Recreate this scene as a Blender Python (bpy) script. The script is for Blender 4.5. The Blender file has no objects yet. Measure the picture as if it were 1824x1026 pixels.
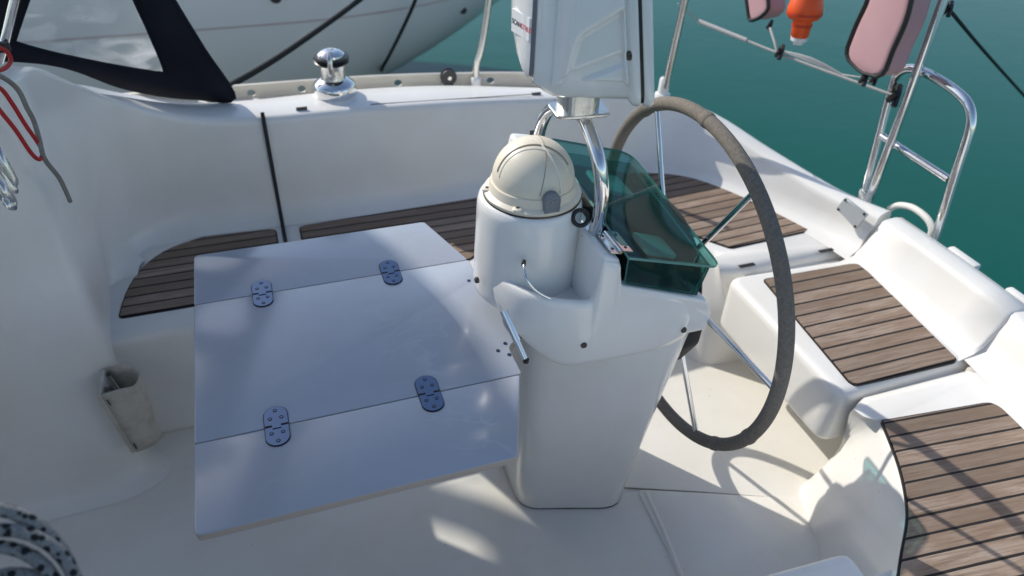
import bpy, bmesh, math, random
from mathutils import Vector, Matrix
random.seed(7)
scene = bpy.context.scene
COL = scene.collection
R = math.radians

# ------------------------------------------------------------------ mesh helpers
class MB:
    """collects shapes into one mesh"""
    def __init__(s):
        s.bm = bmesh.new()
        s.mi = 0
    def v(s, p): return s.bm.verts.new(Vector(p))
    def f(s, vs, mi=None):
        try:
            fc = s.bm.faces.new(vs)
            fc.material_index = s.mi if mi is None else mi
            fc.smooth = True
            return fc
        except ValueError:
            return None
    def loft(s, rings, closed=True, cap0=False, cap1=False, mi=None):
        R_ = [[s.v(p) for p in r] for r in rings]
        n = len(R_[0])
        for a, b in zip(R_[:-1], R_[1:]):
            for i in range(n if closed else n - 1):
                j = (i + 1) % n
                s.f([a[i], a[j], b[j], b[i]], mi)
        if cap0: s.f(list(reversed(R_[0])), mi)
        if cap1: s.f(R_[-1], mi)
        return R_
    def tube(s, pts, r, seg=12, caps=True, mi=None, smooth=0, closed=False):
        pts = [Vector(p) for p in pts]
        if smooth: pts = catmull(pts, smooth, closed)
        rings = []
        n = len(pts)
        prev = None
        for i, p in enumerate(pts):
            if closed: t = pts[(i + 1) % n] - pts[i - 1]
            else: t = pts[min(i + 1, n - 1)] - pts[max(i - 1, 0)]
            t.normalize()
            if prev is None:
                a = Vector((0, 0, 1)) if abs(t.z) < .9 else Vector((1, 0, 0))
                nrm = t.cross(a).normalized()
            else:
                nrm = (prev - t * prev.dot(t)).normalized()
            prev = nrm
            b = t.cross(nrm)
            rr = r(i / (n - 1)) if callable(r) else r
            rings.append([p + nrm * rr * math.cos(2 * math.pi * k / seg) + b * rr * math.sin(2 * math.pi * k / seg) for k in range(seg)])
        if closed: rings.append(rings[0])
        s.loft(rings, True, caps and not closed, caps and not closed, mi)
        return s
    def lathe(s, prof, c=(0, 0, 0), M=None, seg=32, mi=None, cap=True):
        """prof: list of (radius, height); M rotates the axis"""
        c = Vector(c)
        rings = []
        for r_, h in prof:
            ring = []
            for k in range(seg):
                a = 2 * math.pi * k / seg
                p = Vector((r_ * math.cos(a), r_ * math.sin(a), h))
                if M is not None: p = M @ p
                ring.append(c + p)
            rings.append(ring)
        s.loft(rings, True, cap, cap, mi)
        return s
    def prism(s, poly, z0, z1, mi=None, T=None):
        T = T or (lambda p: p)
        s.loft([[T(Vector((x, y, z0))) for x, y in poly], [T(Vector((x, y, z1))) for x, y in poly]], True, True, True, mi)
        return s
    def box(s, lo, hi, mi=None, M=None, c=None):
        pts = [(lo[0], lo[1]), (hi[0], lo[1]), (hi[0], hi[1]), (lo[0], hi[1])]
        def T(p):
            q = Vector(p)
            if M is not None: q = M @ q
            if c is not None: q = q + Vector(c)
            return q
        s.prism(pts, lo[2], hi[2], mi, T)
        return s
    def bevel(s, off, seg=2, angle=35):
        bm = s.bm
        bmesh.ops.recalc_face_normals(bm, faces=bm.faces)
        bm.normal_update()
        ed = [e for e in bm.edges if len(e.link_faces) == 2 and e.calc_face_angle(0) > R(angle)]
        bmesh.ops.bevel(bm, geom=ed, offset=off, segments=seg, profile=.5, affect='EDGES', clamp_overlap=True)
        for fc in bm.faces: fc.smooth = True
        return s

def catmull(P, n, closed=False):
    out = []
    N = len(P)
    rng = range(N) if closed else range(N - 1)
    for i in rng:
        if closed: p0, p1, p2, p3 = P[i - 1], P[i], P[(i + 1) % N], P[(i + 2) % N]
        else: p0, p1, p2, p3 = P[max(i - 1, 0)], P[i], P[i + 1], P[min(i + 2, N - 1)]
        for k in range(n):
            t = k / n
            out.append(.5 * ((2 * p1) + (p2 - p0) * t + (2 * p0 - 5 * p1 + 4 * p2 - p3) * t * t + (3 * p1 - p0 - 3 * p2 + p3) * t ** 3))
    if not closed: out.append(P[-1].copy())
    return out

def sstep(a, b, x):
    t = max(0, min(1, (x - a) / (b - a))); return t * t * (3 - 2 * t)
def lerp(a, b, t): return Vector(a) * (1 - t) + Vector(b) * t

def roundpoly(P, r, seg=5):
    """P: list of 2D points, r: radius or list"""
    out = []
    n = len(P)
    for i in range(n):
        p = Vector(P[i]); a = Vector(P[i - 1]); b = Vector(P[(i + 1) % n])
        rr = r[i] if isinstance(r, (list, tuple)) else r
        if rr <= 0: out.append((p.x, p.y)); continue
        u = (a - p); w = (b - p)
        lu, lw = u.length, w.length
        u.normalize(); w.normalize()
        ang = u.angle(w)
        d = min(rr / math.tan(ang / 2), lu * .48, lw * .48)
        p0 = p + u * d; p1 = p + w * d
        for k in range(seg + 1):
            t = k / seg
            q = p0 * (1 - t) ** 2 + p * 2 * t * (1 - t) + p1 * t ** 2
            out.append((q.x, q.y))
    return out

LOC = {}
def obj(name, mb, mats, parent=None, label=None, sharp=40, origin=None):
    bm = mb.bm
    bmesh.ops.remove_doubles(bm, verts=bm.verts, dist=1e-5)
    bmesh.ops.recalc_face_normals(bm, faces=bm.faces)
    off = Vector((0, 0, 0))
    if parent is not None: off = LOC[parent.name]
    elif origin is not None: off = Vector(origin)
    bmesh.ops.translate(bm, verts=bm.verts, vec=-off)
    me = bpy.data.meshes.new(name)
    bm.to_mesh(me); bm.free()
    if not isinstance(mats, (list, tuple)): mats = [mats]
    for m in mats: me.materials.append(m)
    try: me.set_sharp_from_angle(angle=R(sharp))
    except Exception: pass
    o = bpy.data.objects.new(name, me)
    COL.objects.link(o)
    LOC[o.name] = off.copy()
    if parent is not None: o.parent = parent
    elif origin is not None: o.location = off
    if label: o['label'] = label
    return o
def thing(name, label, cat, loc=(0, 0, 0), group=None):
    o = bpy.data.objects.new(name, None)
    COL.objects.link(o)
    o.empty_display_size = .05
    o.location = loc
    LOC[o.name] = Vector(loc)
    return tag(o, label, cat, group)
def tag(o, label, cat, group=None):
    o['label'] = label; o['category'] = cat
    if group: o['group'] = group
    return o

# ------------------------------------------------------------------ materials
def mat(name, base=(.8, .8, .8), rough=.5, metal=0, spec=.5, coat=0, coat_rough=.1):
    m = bpy.data.materials.new(name); m.use_nodes = True
    b = m.node_tree.nodes['Principled BSDF']
    b.inputs['Base Color'].default_value = (*base, 1)
    b.inputs['Roughness'].default_value = rough
    b.inputs['Metallic'].default_value = metal
    b.inputs['Specular IOR Level'].default_value = spec
    b.inputs['Coat Weight'].default_value = coat
    b.inputs['Coat Roughness'].default_value = coat_rough
    return m
class N:
    def __init__(s, m): s.t = m.node_tree; s.b = s.t.nodes['Principled BSDF']
    def n(s, ty, **kw):
        nd = s.t.nodes.new(ty)
        for k, v in kw.items():
            if k in nd.inputs: nd.inputs[k].default_value = v
            else: setattr(nd, k, v)
        return nd
    def l(s, a, b): s.t.links.new(a, b)
    def math(s, op, a, b=None):
        nd = s.t.nodes.new('ShaderNodeMath'); nd.operation = op
        for i, q in enumerate((a, b)):
            if q is None: continue
            if isinstance(q, (int, float)): nd.inputs[i].default_value = q
            else: s.l(q, nd.inputs[i])
        return nd.outputs[0]
    def mix(s, fac, c1, c2, blend='MIX'):
        nd = s.t.nodes.new('ShaderNodeMix'); nd.data_type = 'RGBA'; nd.blend_type = blend
        for i, q in ((0, fac), (6, c1), (7, c2)):
            if isinstance(q, (int, float)): nd.inputs[i].default_value = q
            elif isinstance(q, tuple): nd.inputs[i].default_value = (*q, 1)
            else: s.l(q, nd.inputs[i])
        return nd.outputs[2]
    def ramp(s, fac, stops):
        nd = s.t.nodes.new('ShaderNodeValToRGB')
        e = nd.color_ramp.elements
        while len(e) < len(stops): e.new(.5)
        for k, (p, c) in enumerate(stops):
            e[k].position = p; e[k].color = (*c, 1) if isinstance(c, tuple) else (c, c, c, 1)
        s.l(fac, nd.inputs[0]); return nd.outputs[0]
    def pos(s, scale=(1, 1, 1), rot=(0, 0, 0), loc=(0, 0, 0)):
        g = s.t.nodes.new('ShaderNodeNewGeometry')
        mp = s.t.nodes.new('ShaderNodeMapping')
        mp.inputs['Scale'].default_value = scale; mp.inputs['Rotation'].default_value = rot; mp.inputs['Location'].default_value = loc
        s.l(g.outputs['Position'], mp.inputs[0]); return mp.outputs[0]
    def noise(s, vec, scale, detail=4, rough=.55, dist=0):
        nd = s.n('ShaderNodeTexNoise', Scale=scale, Detail=detail, Roughness=rough, Distortion=dist)
        if vec is not None: s.l(vec, nd.inputs['Vector'])
        return nd.outputs['Fac']
    def bump(s, h, strength=.2, dist=.002):
        nd = s.n('ShaderNodeBump', Strength=strength, Distance=dist)
        s.l(h, nd.inputs['Height']); s.l(nd.outputs[0], s.b.inputs['Normal'])

def gelcoat(name, c, rough=.3, dirt=.5, specks=True, coat=.3):
    m = mat(name, c, rough, coat=coat, coat_rough=.12); k = N(m)
    p = k.pos()
    big = k.noise(p, 3.2, 5, .6)
    fine = k.noise(p, 60, 4, .7)
    c2 = tuple(x * y for x, y in zip(c, (.93, .92, .885)))
    col = k.mix(k.ramp(big, [(.38, 0.), (.68, 1.)]), c, c2)
    smear = k.noise(k.pos((2, 9, 3), (0, 0, .5)), 3.0, 6, .7, .6)
    col = k.mix(k.math('MULTIPLY', k.ramp(smear, [(.58, 0.), (.8, 1.)]), .35 * dirt), col, tuple(x * .72 for x in c))
    if specks:
        vo = k.n('ShaderNodeTexVoronoi', Scale=26.); k.l(p, vo.inputs['Vector'])
        sp = k.ramp(vo.outputs['Distance'], [(.045, 1.), (.075, 0.)])
        gate = k.ramp(k.noise(p, 5.0, 2), [(.54, 0.), (.62, 1.)])
        col = k.mix(k.math('MULTIPLY', k.math('MULTIPLY', sp, gate), .55 * dirt), col, (.16, .13, .1))
    k.l(col, k.b.inputs['Base Color'])
    k.l(k.math('ADD', k.math('MULTIPLY', big, .18), rough - .08), k.b.inputs['Roughness'])
    k.bump(k.math('ADD', k.math('MULTIPLY', fine, .12), big), .06, .004)
    return m
def teak(name, ang, spacing, phase):
    m = mat(name, (.2, .15, .12), .72, spec=.25); k = N(m)
    p = k.pos((1, 1, 1), (0, 0, -ang))
    sx = k.n('ShaderNodeSeparateXYZ'); k.l(p, sx.inputs[0])
    v = k.math('DIVIDE', k.math('SUBTRACT', sx.outputs[1], phase), spacing)
    fr = k.math('FRACT', v); fl = k.math('FLOOR', v)
    wn = k.n('ShaderNodeTexWhiteNoise', noise_dimensions='1D'); k.l(fl, wn.inputs['W'])
    vec = k.n('ShaderNodeCombineXYZ'); k.l(sx.outputs[0], vec.inputs[0]); k.l(sx.outputs[1], vec.inputs[1]); k.l(k.math('MULTIPLY', fl, 3.7), vec.inputs[2])
    mp = k.n('ShaderNodeMapping'); mp.inputs['Scale'].default_value = (5, 95, 1); k.l(vec.outputs[0], mp.inputs[0])
    grain = k.noise(mp.outputs[0], 1.6, 7, .68, .7)
    mp2 = k.n('ShaderNodeMapping'); mp2.inputs['Scale'].default_value = (4, 14, 1); k.l(vec.outputs[0], mp2.inputs[0])
    blot = k.noise(mp2.outputs[0], 1.5, 5, .6, .4)
    c = k.ramp(grain, [(.24, (.11, .078, .058)), (.45, (.30, .225, .172)), (.62, (.42, .335, .27)), (.8, (.53, .46, .39))])
    c = k.mix(k.math('MULTIPLY', k.ramp(blot, [(.4, 0.), (.68, 1.)]), .6), c, (.20, .12, .075))
    c = k.mix(k.math('MULTIPLY', wn.outputs['Value'], .75), c, (.165, .118, .085))
    d = k.math('MINIMUM', fr, k.math('SUBTRACT', 1., fr))
    dj = k.math('ADD', d, k.math('MULTIPLY', k.math('SUBTRACT', grain, .5), .03))
    caulk = k.ramp(dj, [(.055, 1.), (.085, 0.)])
    c = k.mix(caulk, c, (.022, .020, .020))
    k.l(c, k.b.inputs['Base Color'])
    h = k.math('SUBTRACT', k.math('MULTIPLY', grain, .35), caulk)
    k.bump(h, .55, .002)
    return m

GEL = gelcoat('gelcoat cream', (.80, .788, .757), .33)
GEL_FLOOR = gelcoat('gelcoat sole', (.80, .78, .73), .42, dirt=.9, coat=.1)
GEL_WHITE = gelcoat('gelcoat white', (.82, .81, .79), .2, dirt=.25, specks=False, coat=.6)
GEL_POD = gelcoat('moulded white housing', (.84, .85, .85), .2, dirt=.1, specks=False, coat=.8)
TABLE = gelcoat('table laminate', (.385, .42, .485), .2, dirt=.6, specks=False, coat=.3)
k = N(TABLE)   # pale scuff arcs rubbed into the laminate
old = k.b.inputs['Base Color'].links[0].from_socket
ln_ = k.noise(k.pos((1, 1.4, 1), (0, 0, .6)), 5.5, 2, .4, 1.2)
line = k.ramp(k.math('ABSOLUTE', k.math('SUBTRACT', ln_, .5)), [(.002, 1.), (.022, 0.)])
sx_ = k.n('ShaderNodeSeparateXYZ'); k.l(k.pos(), sx_.inputs[0])
gate = k.math('MULTIPLY', k.ramp(k.noise(k.pos(), 3.4, 3, .6), [(.50, 0.), (.66, 1.)]), k.ramp(sx_.outputs[0], [(.12, 0.15), (.3, 1.)]))
k.l(k.mix(k.math('MULTIPLY', k.math('MULTIPLY', line, gate), .4), old, (.60, .63, .67)), k.b.inputs['Base Color'])
TABLE_EDGE = mat('table edge band', (.40, .345, .30), .5)
TEAK_SIDE = teak('weathered teak side', 0, .0442, .590)
TEAK_MID = teak('weathered teak middle', 0, .0495, .025)
TEAK_NEAR = teak('weathered teak near', R(-5), .0442, -.596)
TEAK_FAR = teak('weathered teak far', R(4), .0442, .402)
CAULK = mat('black caulk', (.012, .012, .013), .6)
CHROME = mat('polished stainless', (.78, .78, .78), .07, 1)
k = N(CHROME); k.l(k.math('ADD', k.math('MULTIPLY', k.noise(k.pos(), 40, 4), .1), .03), k.b.inputs['Roughness'])
CHROME_DULL = mat('weathered stainless', (.68, .68, .66), .24, 1)
k = N(CHROME_DULL); k.l(k.math('ADD', k.math('MULTIPLY', k.noise(k.pos(), 60, 5), .28), .1), k.b.inputs['Roughness'])
STEEL_HINGE = mat('polished hinge steel', (.12, .165, .25), .09, 1)
BLACK = mat('black plastic', (.012, .012, .013), .4)
RUBBER = mat('black rubber', (.014, .014, .015), .65)
SCREW = mat('dark screw head', (.10, .09, .08), .4, .8)
ALU = mat('anodised toe rail', (.62, .60, .54), .45, .35)
k = N(ALU); k.l(k.mix(k.noise(k.pos((1, 8, 8)), 9, 4), (.66, .64, .58), (.5, .47, .4)), k.b.inputs['Base Color'])
CREAM = mat('cream plastic', (.70, .635, .51), .36)
k = N(CREAM); k.l(k.mix(k.noise(k.pos(), 14, 5), (.80, .735, .61), (.73, .66, .53)), k.b.inputs['Base Color'])
k.bump(k.noise(k.pos(), 300, 2), .03, .001)
CREAM_SEAM = mat('cream seam shadow gap', (.33, .29, .22), .5)
CREAM_LITE = mat('pale cream moulded rib', (.82, .77, .66), .35)
GREY_TAB = mat('grey plastic tab', (.17, .19, .22), .4)
GREY_LOGO = mat('pale emblem', (.32, .34, .37), .4)
CANVAS = mat('navy canvas', (.0075, .009, .016), .85, spec=.2)
k = N(CANVAS); k.l(k.mix(k.noise(k.pos(), 7, 5), (.006, .007, .012), (.016, .018, .028)), k.b.inputs['Base Color'])
k.bump(k.math('ADD', k.noise(k.pos(), 500, 2), k.math('MULTIPLY', k.noise(k.pos(), 9, 3), 4.)), .25, .003)

def see_through(name, tint, gloss_rough, base_fac, streak=None, milk=None):
    m = bpy.data.materials.new(name); m.use_nodes = True
    t = m.node_tree; t.nodes.remove(t.nodes['Principled BSDF']); out = t.nodes['Material Output']
    tr = t.nodes.new('ShaderNodeBsdfTransparent'); tr.inputs[0].default_value = (*tint, 1)
    gl = t.nodes.new('ShaderNodeBsdfGlossy'); gl.inputs['Roughness'].default_value = gloss_rough
    lw = t.nodes.new('ShaderNodeLayerWeight'); lw.inputs[0].default_value = .5   # facing works the same from both sides
    pw = t.nodes.new('ShaderNodeMath'); pw.operation = 'POWER'; pw.inputs[1].default_value = 3.5; t.links.new(lw.outputs['Facing'], pw.inputs[0])
    ml = t.nodes.new('ShaderNodeMath'); ml.operation = 'MULTIPLY_ADD'; ml.inputs[1].default_value = .22; ml.inputs[2].default_value = .025; t.links.new(pw.outputs[0], ml.inputs[0])
    mx = t.nodes.new('ShaderNodeMixShader')
    t.links.new(ml.outputs[0], mx.inputs[0]); t.links.new(tr.outputs[0], mx.inputs[1]); t.links.new(gl.outputs[0], mx.inputs[2])
    last = mx.outputs[0]
    df = t.nodes.new('ShaderNodeBsdfTranslucent' if streak else 'ShaderNodeBsdfDiffuse')
    mx2 = t.nodes.new('ShaderNodeMixShader'); mx2.inputs[0].default_value = base_fac
    if streak:
        df.inputs[0].default_value = (*streak, 1)
        g = t.nodes.new('ShaderNodeNewGeometry'); mp = t.nodes.new('ShaderNodeMapping')
        mp.inputs['Scale'].default_value = (3.2, 3.2, 9); mp.inputs['Rotation'].default_value = (0, R(-38), 0)
        t.links.new(g.outputs['Position'], mp.inputs[0])
        nz = t.nodes.new('ShaderNodeTexNoise'); nz.inputs['Scale'].default_value = 2.2; nz.inputs['Detail'].default_value = 5; nz.inputs['Distortion'].default_value = .8
        t.links.new(mp.outputs[0], nz.inputs['Vector'])
        rp = t.nodes.new('ShaderNodeValToRGB'); e = rp.color_ramp.elements
        e[0].position = .48; e[0].color = (base_fac,) * 3 + (1,); e[1].position = .75; e[1].color = (min(1, base_fac + .34),) * 3 + (1,)
        t.links.new(nz.outputs['Fac'], rp.inputs[0]); t.links.new(rp.outputs[0], mx2.inputs[0])
    else:
        df.inputs[0].default_value = (*(milk or tint), 1)
    t.links.new(last, mx2.inputs[1]); t.links.new(df.outputs[0], mx2.inputs[2])
    t.links.new(mx2.outputs[0], out.inputs['Surface'])
    return m
VINYL = see_through('clear scuffed vinyl', (.92, .93, .93), .12, .04, (.75, .76, .78))
ACRYL = see_through('sea green acrylic', (.40, .66, .64), .03, .045, None, (.16, .42, .40))
ACRYL_EDGE = mat('acrylic cut edge', (.12, .30, .27), .2)
PANEL = mat('dark instrument panel', (.008, .010, .012), .42, spec=.2)
LCD = mat('instrument display', (.05, .06, .065), .1, coat=1)
LEATHER = mat('weathered wheel cover', (.16, .14, .12), .85, spec=.2)
k = N(LEATHER)
k.l(k.mix(k.noise(k.pos(), 160, 3), (.10, .09, .078), (.27, .24, .205)), k.b.inputs['Base Color'])
k.bump(k.noise(k.pos(), 420, 3), .4, .002)
CORD_RED = mat('red braided cord', (.42, .018, .02), .7)
k = N(CORD_RED); k.bump(k.noise(k.pos(), 500, 2), .5, .002)
CORD_GREY = mat('grey braided cord', (.2, .19, .17), .8)
k = N(CORD_GREY); k.l(k.mix(k.noise(k.pos(), 150, 3), (.13, .125, .115), (.3, .28, .25)), k.b.inputs['Base Color']); k.bump(k.noise(k.pos(), 400, 2), .5, .002)
ROPE_BLACK = mat('black mooring rope', (.01, .011, .012), .8)
ROPE_FLECK = mat('grey rope with black flecks', (.4, .4, .39), .85)
k = N(ROPE_FLECK)
vo = k.n('ShaderNodeTexVoronoi', Scale=80., Randomness=.8); k.l(k.pos(), vo.inputs['Vector'])
br = k.ramp(k.noise(k.pos(), 420, 2), [(.3, (.13, .135, .14)), (.7, (.34, .34, .33))])
k.l(k.mix(k.ramp(vo.outputs['Distance'], [(.35, 1.), (.43, 0.)]), br, (.008, .009, .012)), k.b.inputs['Base Color'])
k.bump(k.noise(k.pos(), 330, 2), .7, .003)
LINE_GREY = mat('grey lashing line', (.42, .43, .42), .7)
VINYL_BEIGE = mat('beige leathercloth', (.50, .46, .39), .6)
k = N(VINYL_BEIGE); k.l(k.mix(k.ramp(k.noise(k.pos(), 22, 6, .7), [(.45, 0.), (.75, 1.)]), (.53, .49, .42), (.36, .32, .26)), k.b.inputs['Base Color']); k.bump(k.noise(k.pos(), 120, 3), .2, .002)
BUOY = mat('faded pink buoy cover', (.50, .30, .315), .7)
k = N(BUOY); k.l(k.mix(k.noise(k.pos(), 9, 4), (.52, .32, .335), (.44, .25, .27)), k.b.inputs['Base Color'])
BUOY_SIDE = mat('faded grey buoy edge', (.40, .36, .38), .7)
ORANGE = mat('orange float plastic', (.82, .095, .01), .38)
LENS = mat('clear lens cap', (.8, .82, .82), .15, coat=1)
HULL_NB = mat('neighbour white topsides', (.55, .56, .57), .22, coat=.5)
k = N(HULL_NB); k.l(k.mix(k.noise(k.pos((1, 1, .4)), 1.6, 5), (.88, .89, .90), (.80, .81, .82)), k.b.inputs['Base Color'])
STRIPE = mat('faded pink waterline stripe', (.62, .53, .53), .4)
HOSE = mat('white hose', (.72, .70, .64), .5)
PLATE_GREY = mat('grey name plate', (.52, .54, .54), .4, .3)
TXT_DARK = mat('dark grey lettering', (.05, .05, .055), .5)
TXT_RED = mat('red lettering', (.65, .02, .04), .5)
LABEL = mat('white sticker', (.82, .83, .83), .3)
HULL = mat('white topsides', (.78, .78, .76), .25, coat=.4)
BLOCKM = mat('dark block', (.03, .032, .035), .5)
# ------------------------------------------------------------------ water
wm = mat('harbour water', (.004, .07, .05), .16, spec=.16); k = N(wm)
p = k.pos((1, 1, 1))
n1 = k.noise(p, 1.1, 3, .5, .4); n2 = k.noise(k.pos((1, 2.2, 1), (0, 0, .4)), 5, 3, .5)
k.l(k.mix(k.noise(k.pos(), .35, 3), (.003, .080, .060), (.007, .105, .078)), k.b.inputs['Base Color'])
k.bump(k.math('ADD', n1, k.math('MULTIPLY', n2, .22)), .10, .06)
mb = MB(); g = 400
mb.f([mb.v((-g, -g, -.55)), mb.v((g, -g, -.55)), mb.v((g, g, -.55)), mb.v((-g, g, -.55))])
w = obj('water', mb, wm); w['kind'] = 'structure'

# ------------------------------------------------------------------ the boat
boat = thing('sailing_boat', 'white sailing boat seen from inside its cockpit, with weathered teak seats', 'sailboat')

# wall stations: base xyz, top-edge xyz, top width, deck z, deck edge xy
ST = [
 (-1.60, .29, 0, -1.60, .40, 1.165, .10, .9, -1.6, .9),
 (-1.00, .318, 0, -1.00, .415, 1.165, .10, .9, -1.0, .9),
 (-.66, .332, 0, -.68, .425, 1.162, .10, .9, -.85, .9),
 (-.555, .342, 0, -.56, .455, 1.155, .10, .9, -.80, .95),
 (-.512, .385, 0, -.507, .53, 1.145, .10, .9, -.75, 1.0),
 (-.535, .60, 0, -.488, .68, 1.11, .10, .88, -.70, 1.15),
 (-.53, .79, .385, -.455, .86, .995, .11, .80, -.60, 1.40),
 (-.475, .955, .39, -.385, .985, .885, .12, .70, -.45, 1.52),
 (-.32, 1.035, .40, -.235, 1.05, .79, .14, .65, -.26, 1.54),
 (-.05, 1.035, .40, -.03, 1.06, .757, .18, .64, -.05, 1.535),
 (.30, 1.03, .40, .28, 1.07, .748, .20, .635, .30, 1.52),
 (.70, 1.02, .40, .62, 1.075, .735, .19, .63, .68, 1.48),
 (1.02, 1.03, .40, .98, 1.075, .712, .14, .62, 1.02, 1.42),
 (1.34, 1.03, .40, 1.40, 1.075, .675, .09, .60, 1.46, 1.20),
 (1.56, .94, .40, 1.61, 1.005, .615, .09, .55, 1.71, 1.08),
 (1.70, .74, .40, 1.725, .76, .56, .09, .50, 1.835, .78),
 (1.815, .44, .40, 1.81, .465, .535, .09, .47, 1.93, .475),
 (1.85, .262, .40, 1.872, .262, .545, .09, .47, 1.985, .262),
]
def stations(sub=6):
    P = [tuple(s) for s in ST]
    out = []
    n = len(P)
    for i in range(n - 1):
        p0, p1, p2, p3 = P[max(i - 1, 0)], P[i], P[i + 1], P[min(i + 2, n - 1)]
        for q in range(sub):
            t = q / sub
            out.append([.5 * ((2 * b) + (c - a) * t + (2 * a - 5 * b + 4 * c - d) * t * t + (3 * b - a - 3 * c + d) * t ** 3) for a, b, c, d in zip(p0, p1, p2, p3)])
    out.append(list(P[-1]))
    return out
SS = stations()
def sections(side):
    tops = [Vector((s[3], s[4], 0)) for s in SS]
    coam, deck, hull = [], [], []
    for i, s in enumerate(SS):
        t = (tops[min(i + 1, len(tops) - 1)] - tops[max(i - 1, 0)]).normalized()
        o = Vector((-t.y, t.x, 0))
        b = Vector(s[0:3]); tp = Vector(s[3:6]); wd = s[6]
        U = Vector((0, 0, 1))
        c = [b - o * .075 + U * .001, b - o * .04 + U * .008, b - o * .015 + U * .024, b + U * .062]
        c += [lerp(b + U * .062, tp - U * .026, q) for q in (.25, .5, .75)]
        c += [tp - U * .026, tp + o * .002 - U * .013, tp + o * .009 - U * .004, tp + o * .022,
              tp + o * (wd * .5) + U * .002, tp + o * (wd - .03), tp + o * (wd - .012) - U * .006, tp + o * (wd - .002) - U * .02, tp + o * wd - U * .04]
        di = tp + o * (wd + .025); di.z = min(s[7], tp.z - .05)
        c.append(di)
        de = Vector((s[8], s[9], di.z - .004))
        if (de - di).dot(o) < .02: de = di + o * .02; 
        dk = [di, lerp(di, de, .5), de, de + o * .012 - U * .015]
        hl = [de + o * .012 - U * .015, de + o * .01 - U * .3, de - o * .08 - U * .75, de - o * .3 - U * 1.3]
        f = lambda P: [Vector((q.x, q.y * side, q.z)) for q in P]
        coam.append(f(c)); deck.append(f(dk)); hull.append(f(hl))
    return coam, deck, hull
for side in (1, -1):
    c, d, h = sections(side)
    mb = MB(); mb.loft(c, False)
    e = [mb.v(q) for q in c[-1]]; mb.f(e)
    obj('coaming', mb, GEL, boat, sharp=50)
    mb = MB(); mb.loft(d, False); obj('side_deck', mb, GEL, boat)
    mb = MB(); mb.loft(h, False); obj('topsides', mb, HULL, boat)

# sole with moulded hatch edges
mb = MB()
out = [(-2.0, -.42), (-.4, -.60), (.5, -.60), (.62, -.85), (1.1, -.85), (1.4, -.45), (1.75, -.36), (1.75, .36), (1.4, .45), (1.1, .85), (.62, .85), (.5, .60), (-.4, .60), (-2.0, .42)]
mb.prism(out, -.03, 0)
obj('cockpit_sole', mb, GEL_FLOOR, boat)
def ridge(name, pts, wd, h, m):
    mb = MB(); P = catmull([Vector(q) for q in pts], 8)
    rings = []
    for i, q in enumerate(P):
        t = (P[min(i + 1, len(P) - 1)] - P[max(i - 1, 0)]).normalized(); o = Vector((-t.y, t.x, 0))
        rings.append([q - o * wd + Vector((0, 0, -.003)), q - o * wd * .45 + Vector((0, 0, h)), q + o * wd * .45 + Vector((0, 0, h)), q + o * wd + Vector((0, 0, -.003))])
    mb.loft(rings, False); return obj(name, mb, m, boat, sharp=80)
# hatch lid: low moulded panel in the sole
mb = MB()
hp = roundpoly([(0.8568, -0.1413, 0.0000)[:2], (1.3124, -0.3154, 0.0000)[:2], (1.2812, -0.4530, 0.0000)[:2], (1.1773, -0.6740, 0.0000)[:2], (0.7933, -0.5507, 0.0000)[:2], (0.8418, -0.4292, 0.0000)[:2]], .02)
mb.prism(hp, -.01, .006); mb.bevel(.004, 2); obj('sole_hatch', mb, GEL_FLOOR, boat)
ridge('sole_rib', [(0.8795, -0.1590, 0.0000), (0.8658, -0.2895, 0.0000), (0.8447, -0.4301, -0.0000), (0.8240, -0.5759, 0.0000)], .012, .010, GEL_FLOOR)
# seams in the sole
mb = MB(); mb.tube([(0.8248, -0.1260, 0.0040), (1.0393, -0.2100, 0.0040), (1.2921, -0.3142, 0.0040)], .0022, 6)
obj('sole_seam', mb, mat('grimy seam', (.18, .16, .12), .7), boat)

# side seats
def seat(name, poly, z1, rad, m=GEL, z0=-.01, seg=3):
    mb = MB(); mb.prism(poly, z0, z1); mb.bevel(rad, seg, 60); return obj(name, mb, m, boat, sharp=60)
far_poly = roundpoly([(-.60, .49), (.60, .49), (.72, .70), (1.04, .71), (1.04, 1.12), (-.60, 1.12)], [.0, .12, .12, .0, 0, 0], 6)
seat('side_seat', far_poly, .40, .03)
near_poly = roundpoly([(-.60, -.665), (.50, -.665), (.75, -.668), (1.042, -.680), (1.035, -1.12), (-.60, -1.12)], [0, .0, .0, .03, 0, 0], 6)
seat('side_seat', near_poly, .40, .03)
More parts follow.
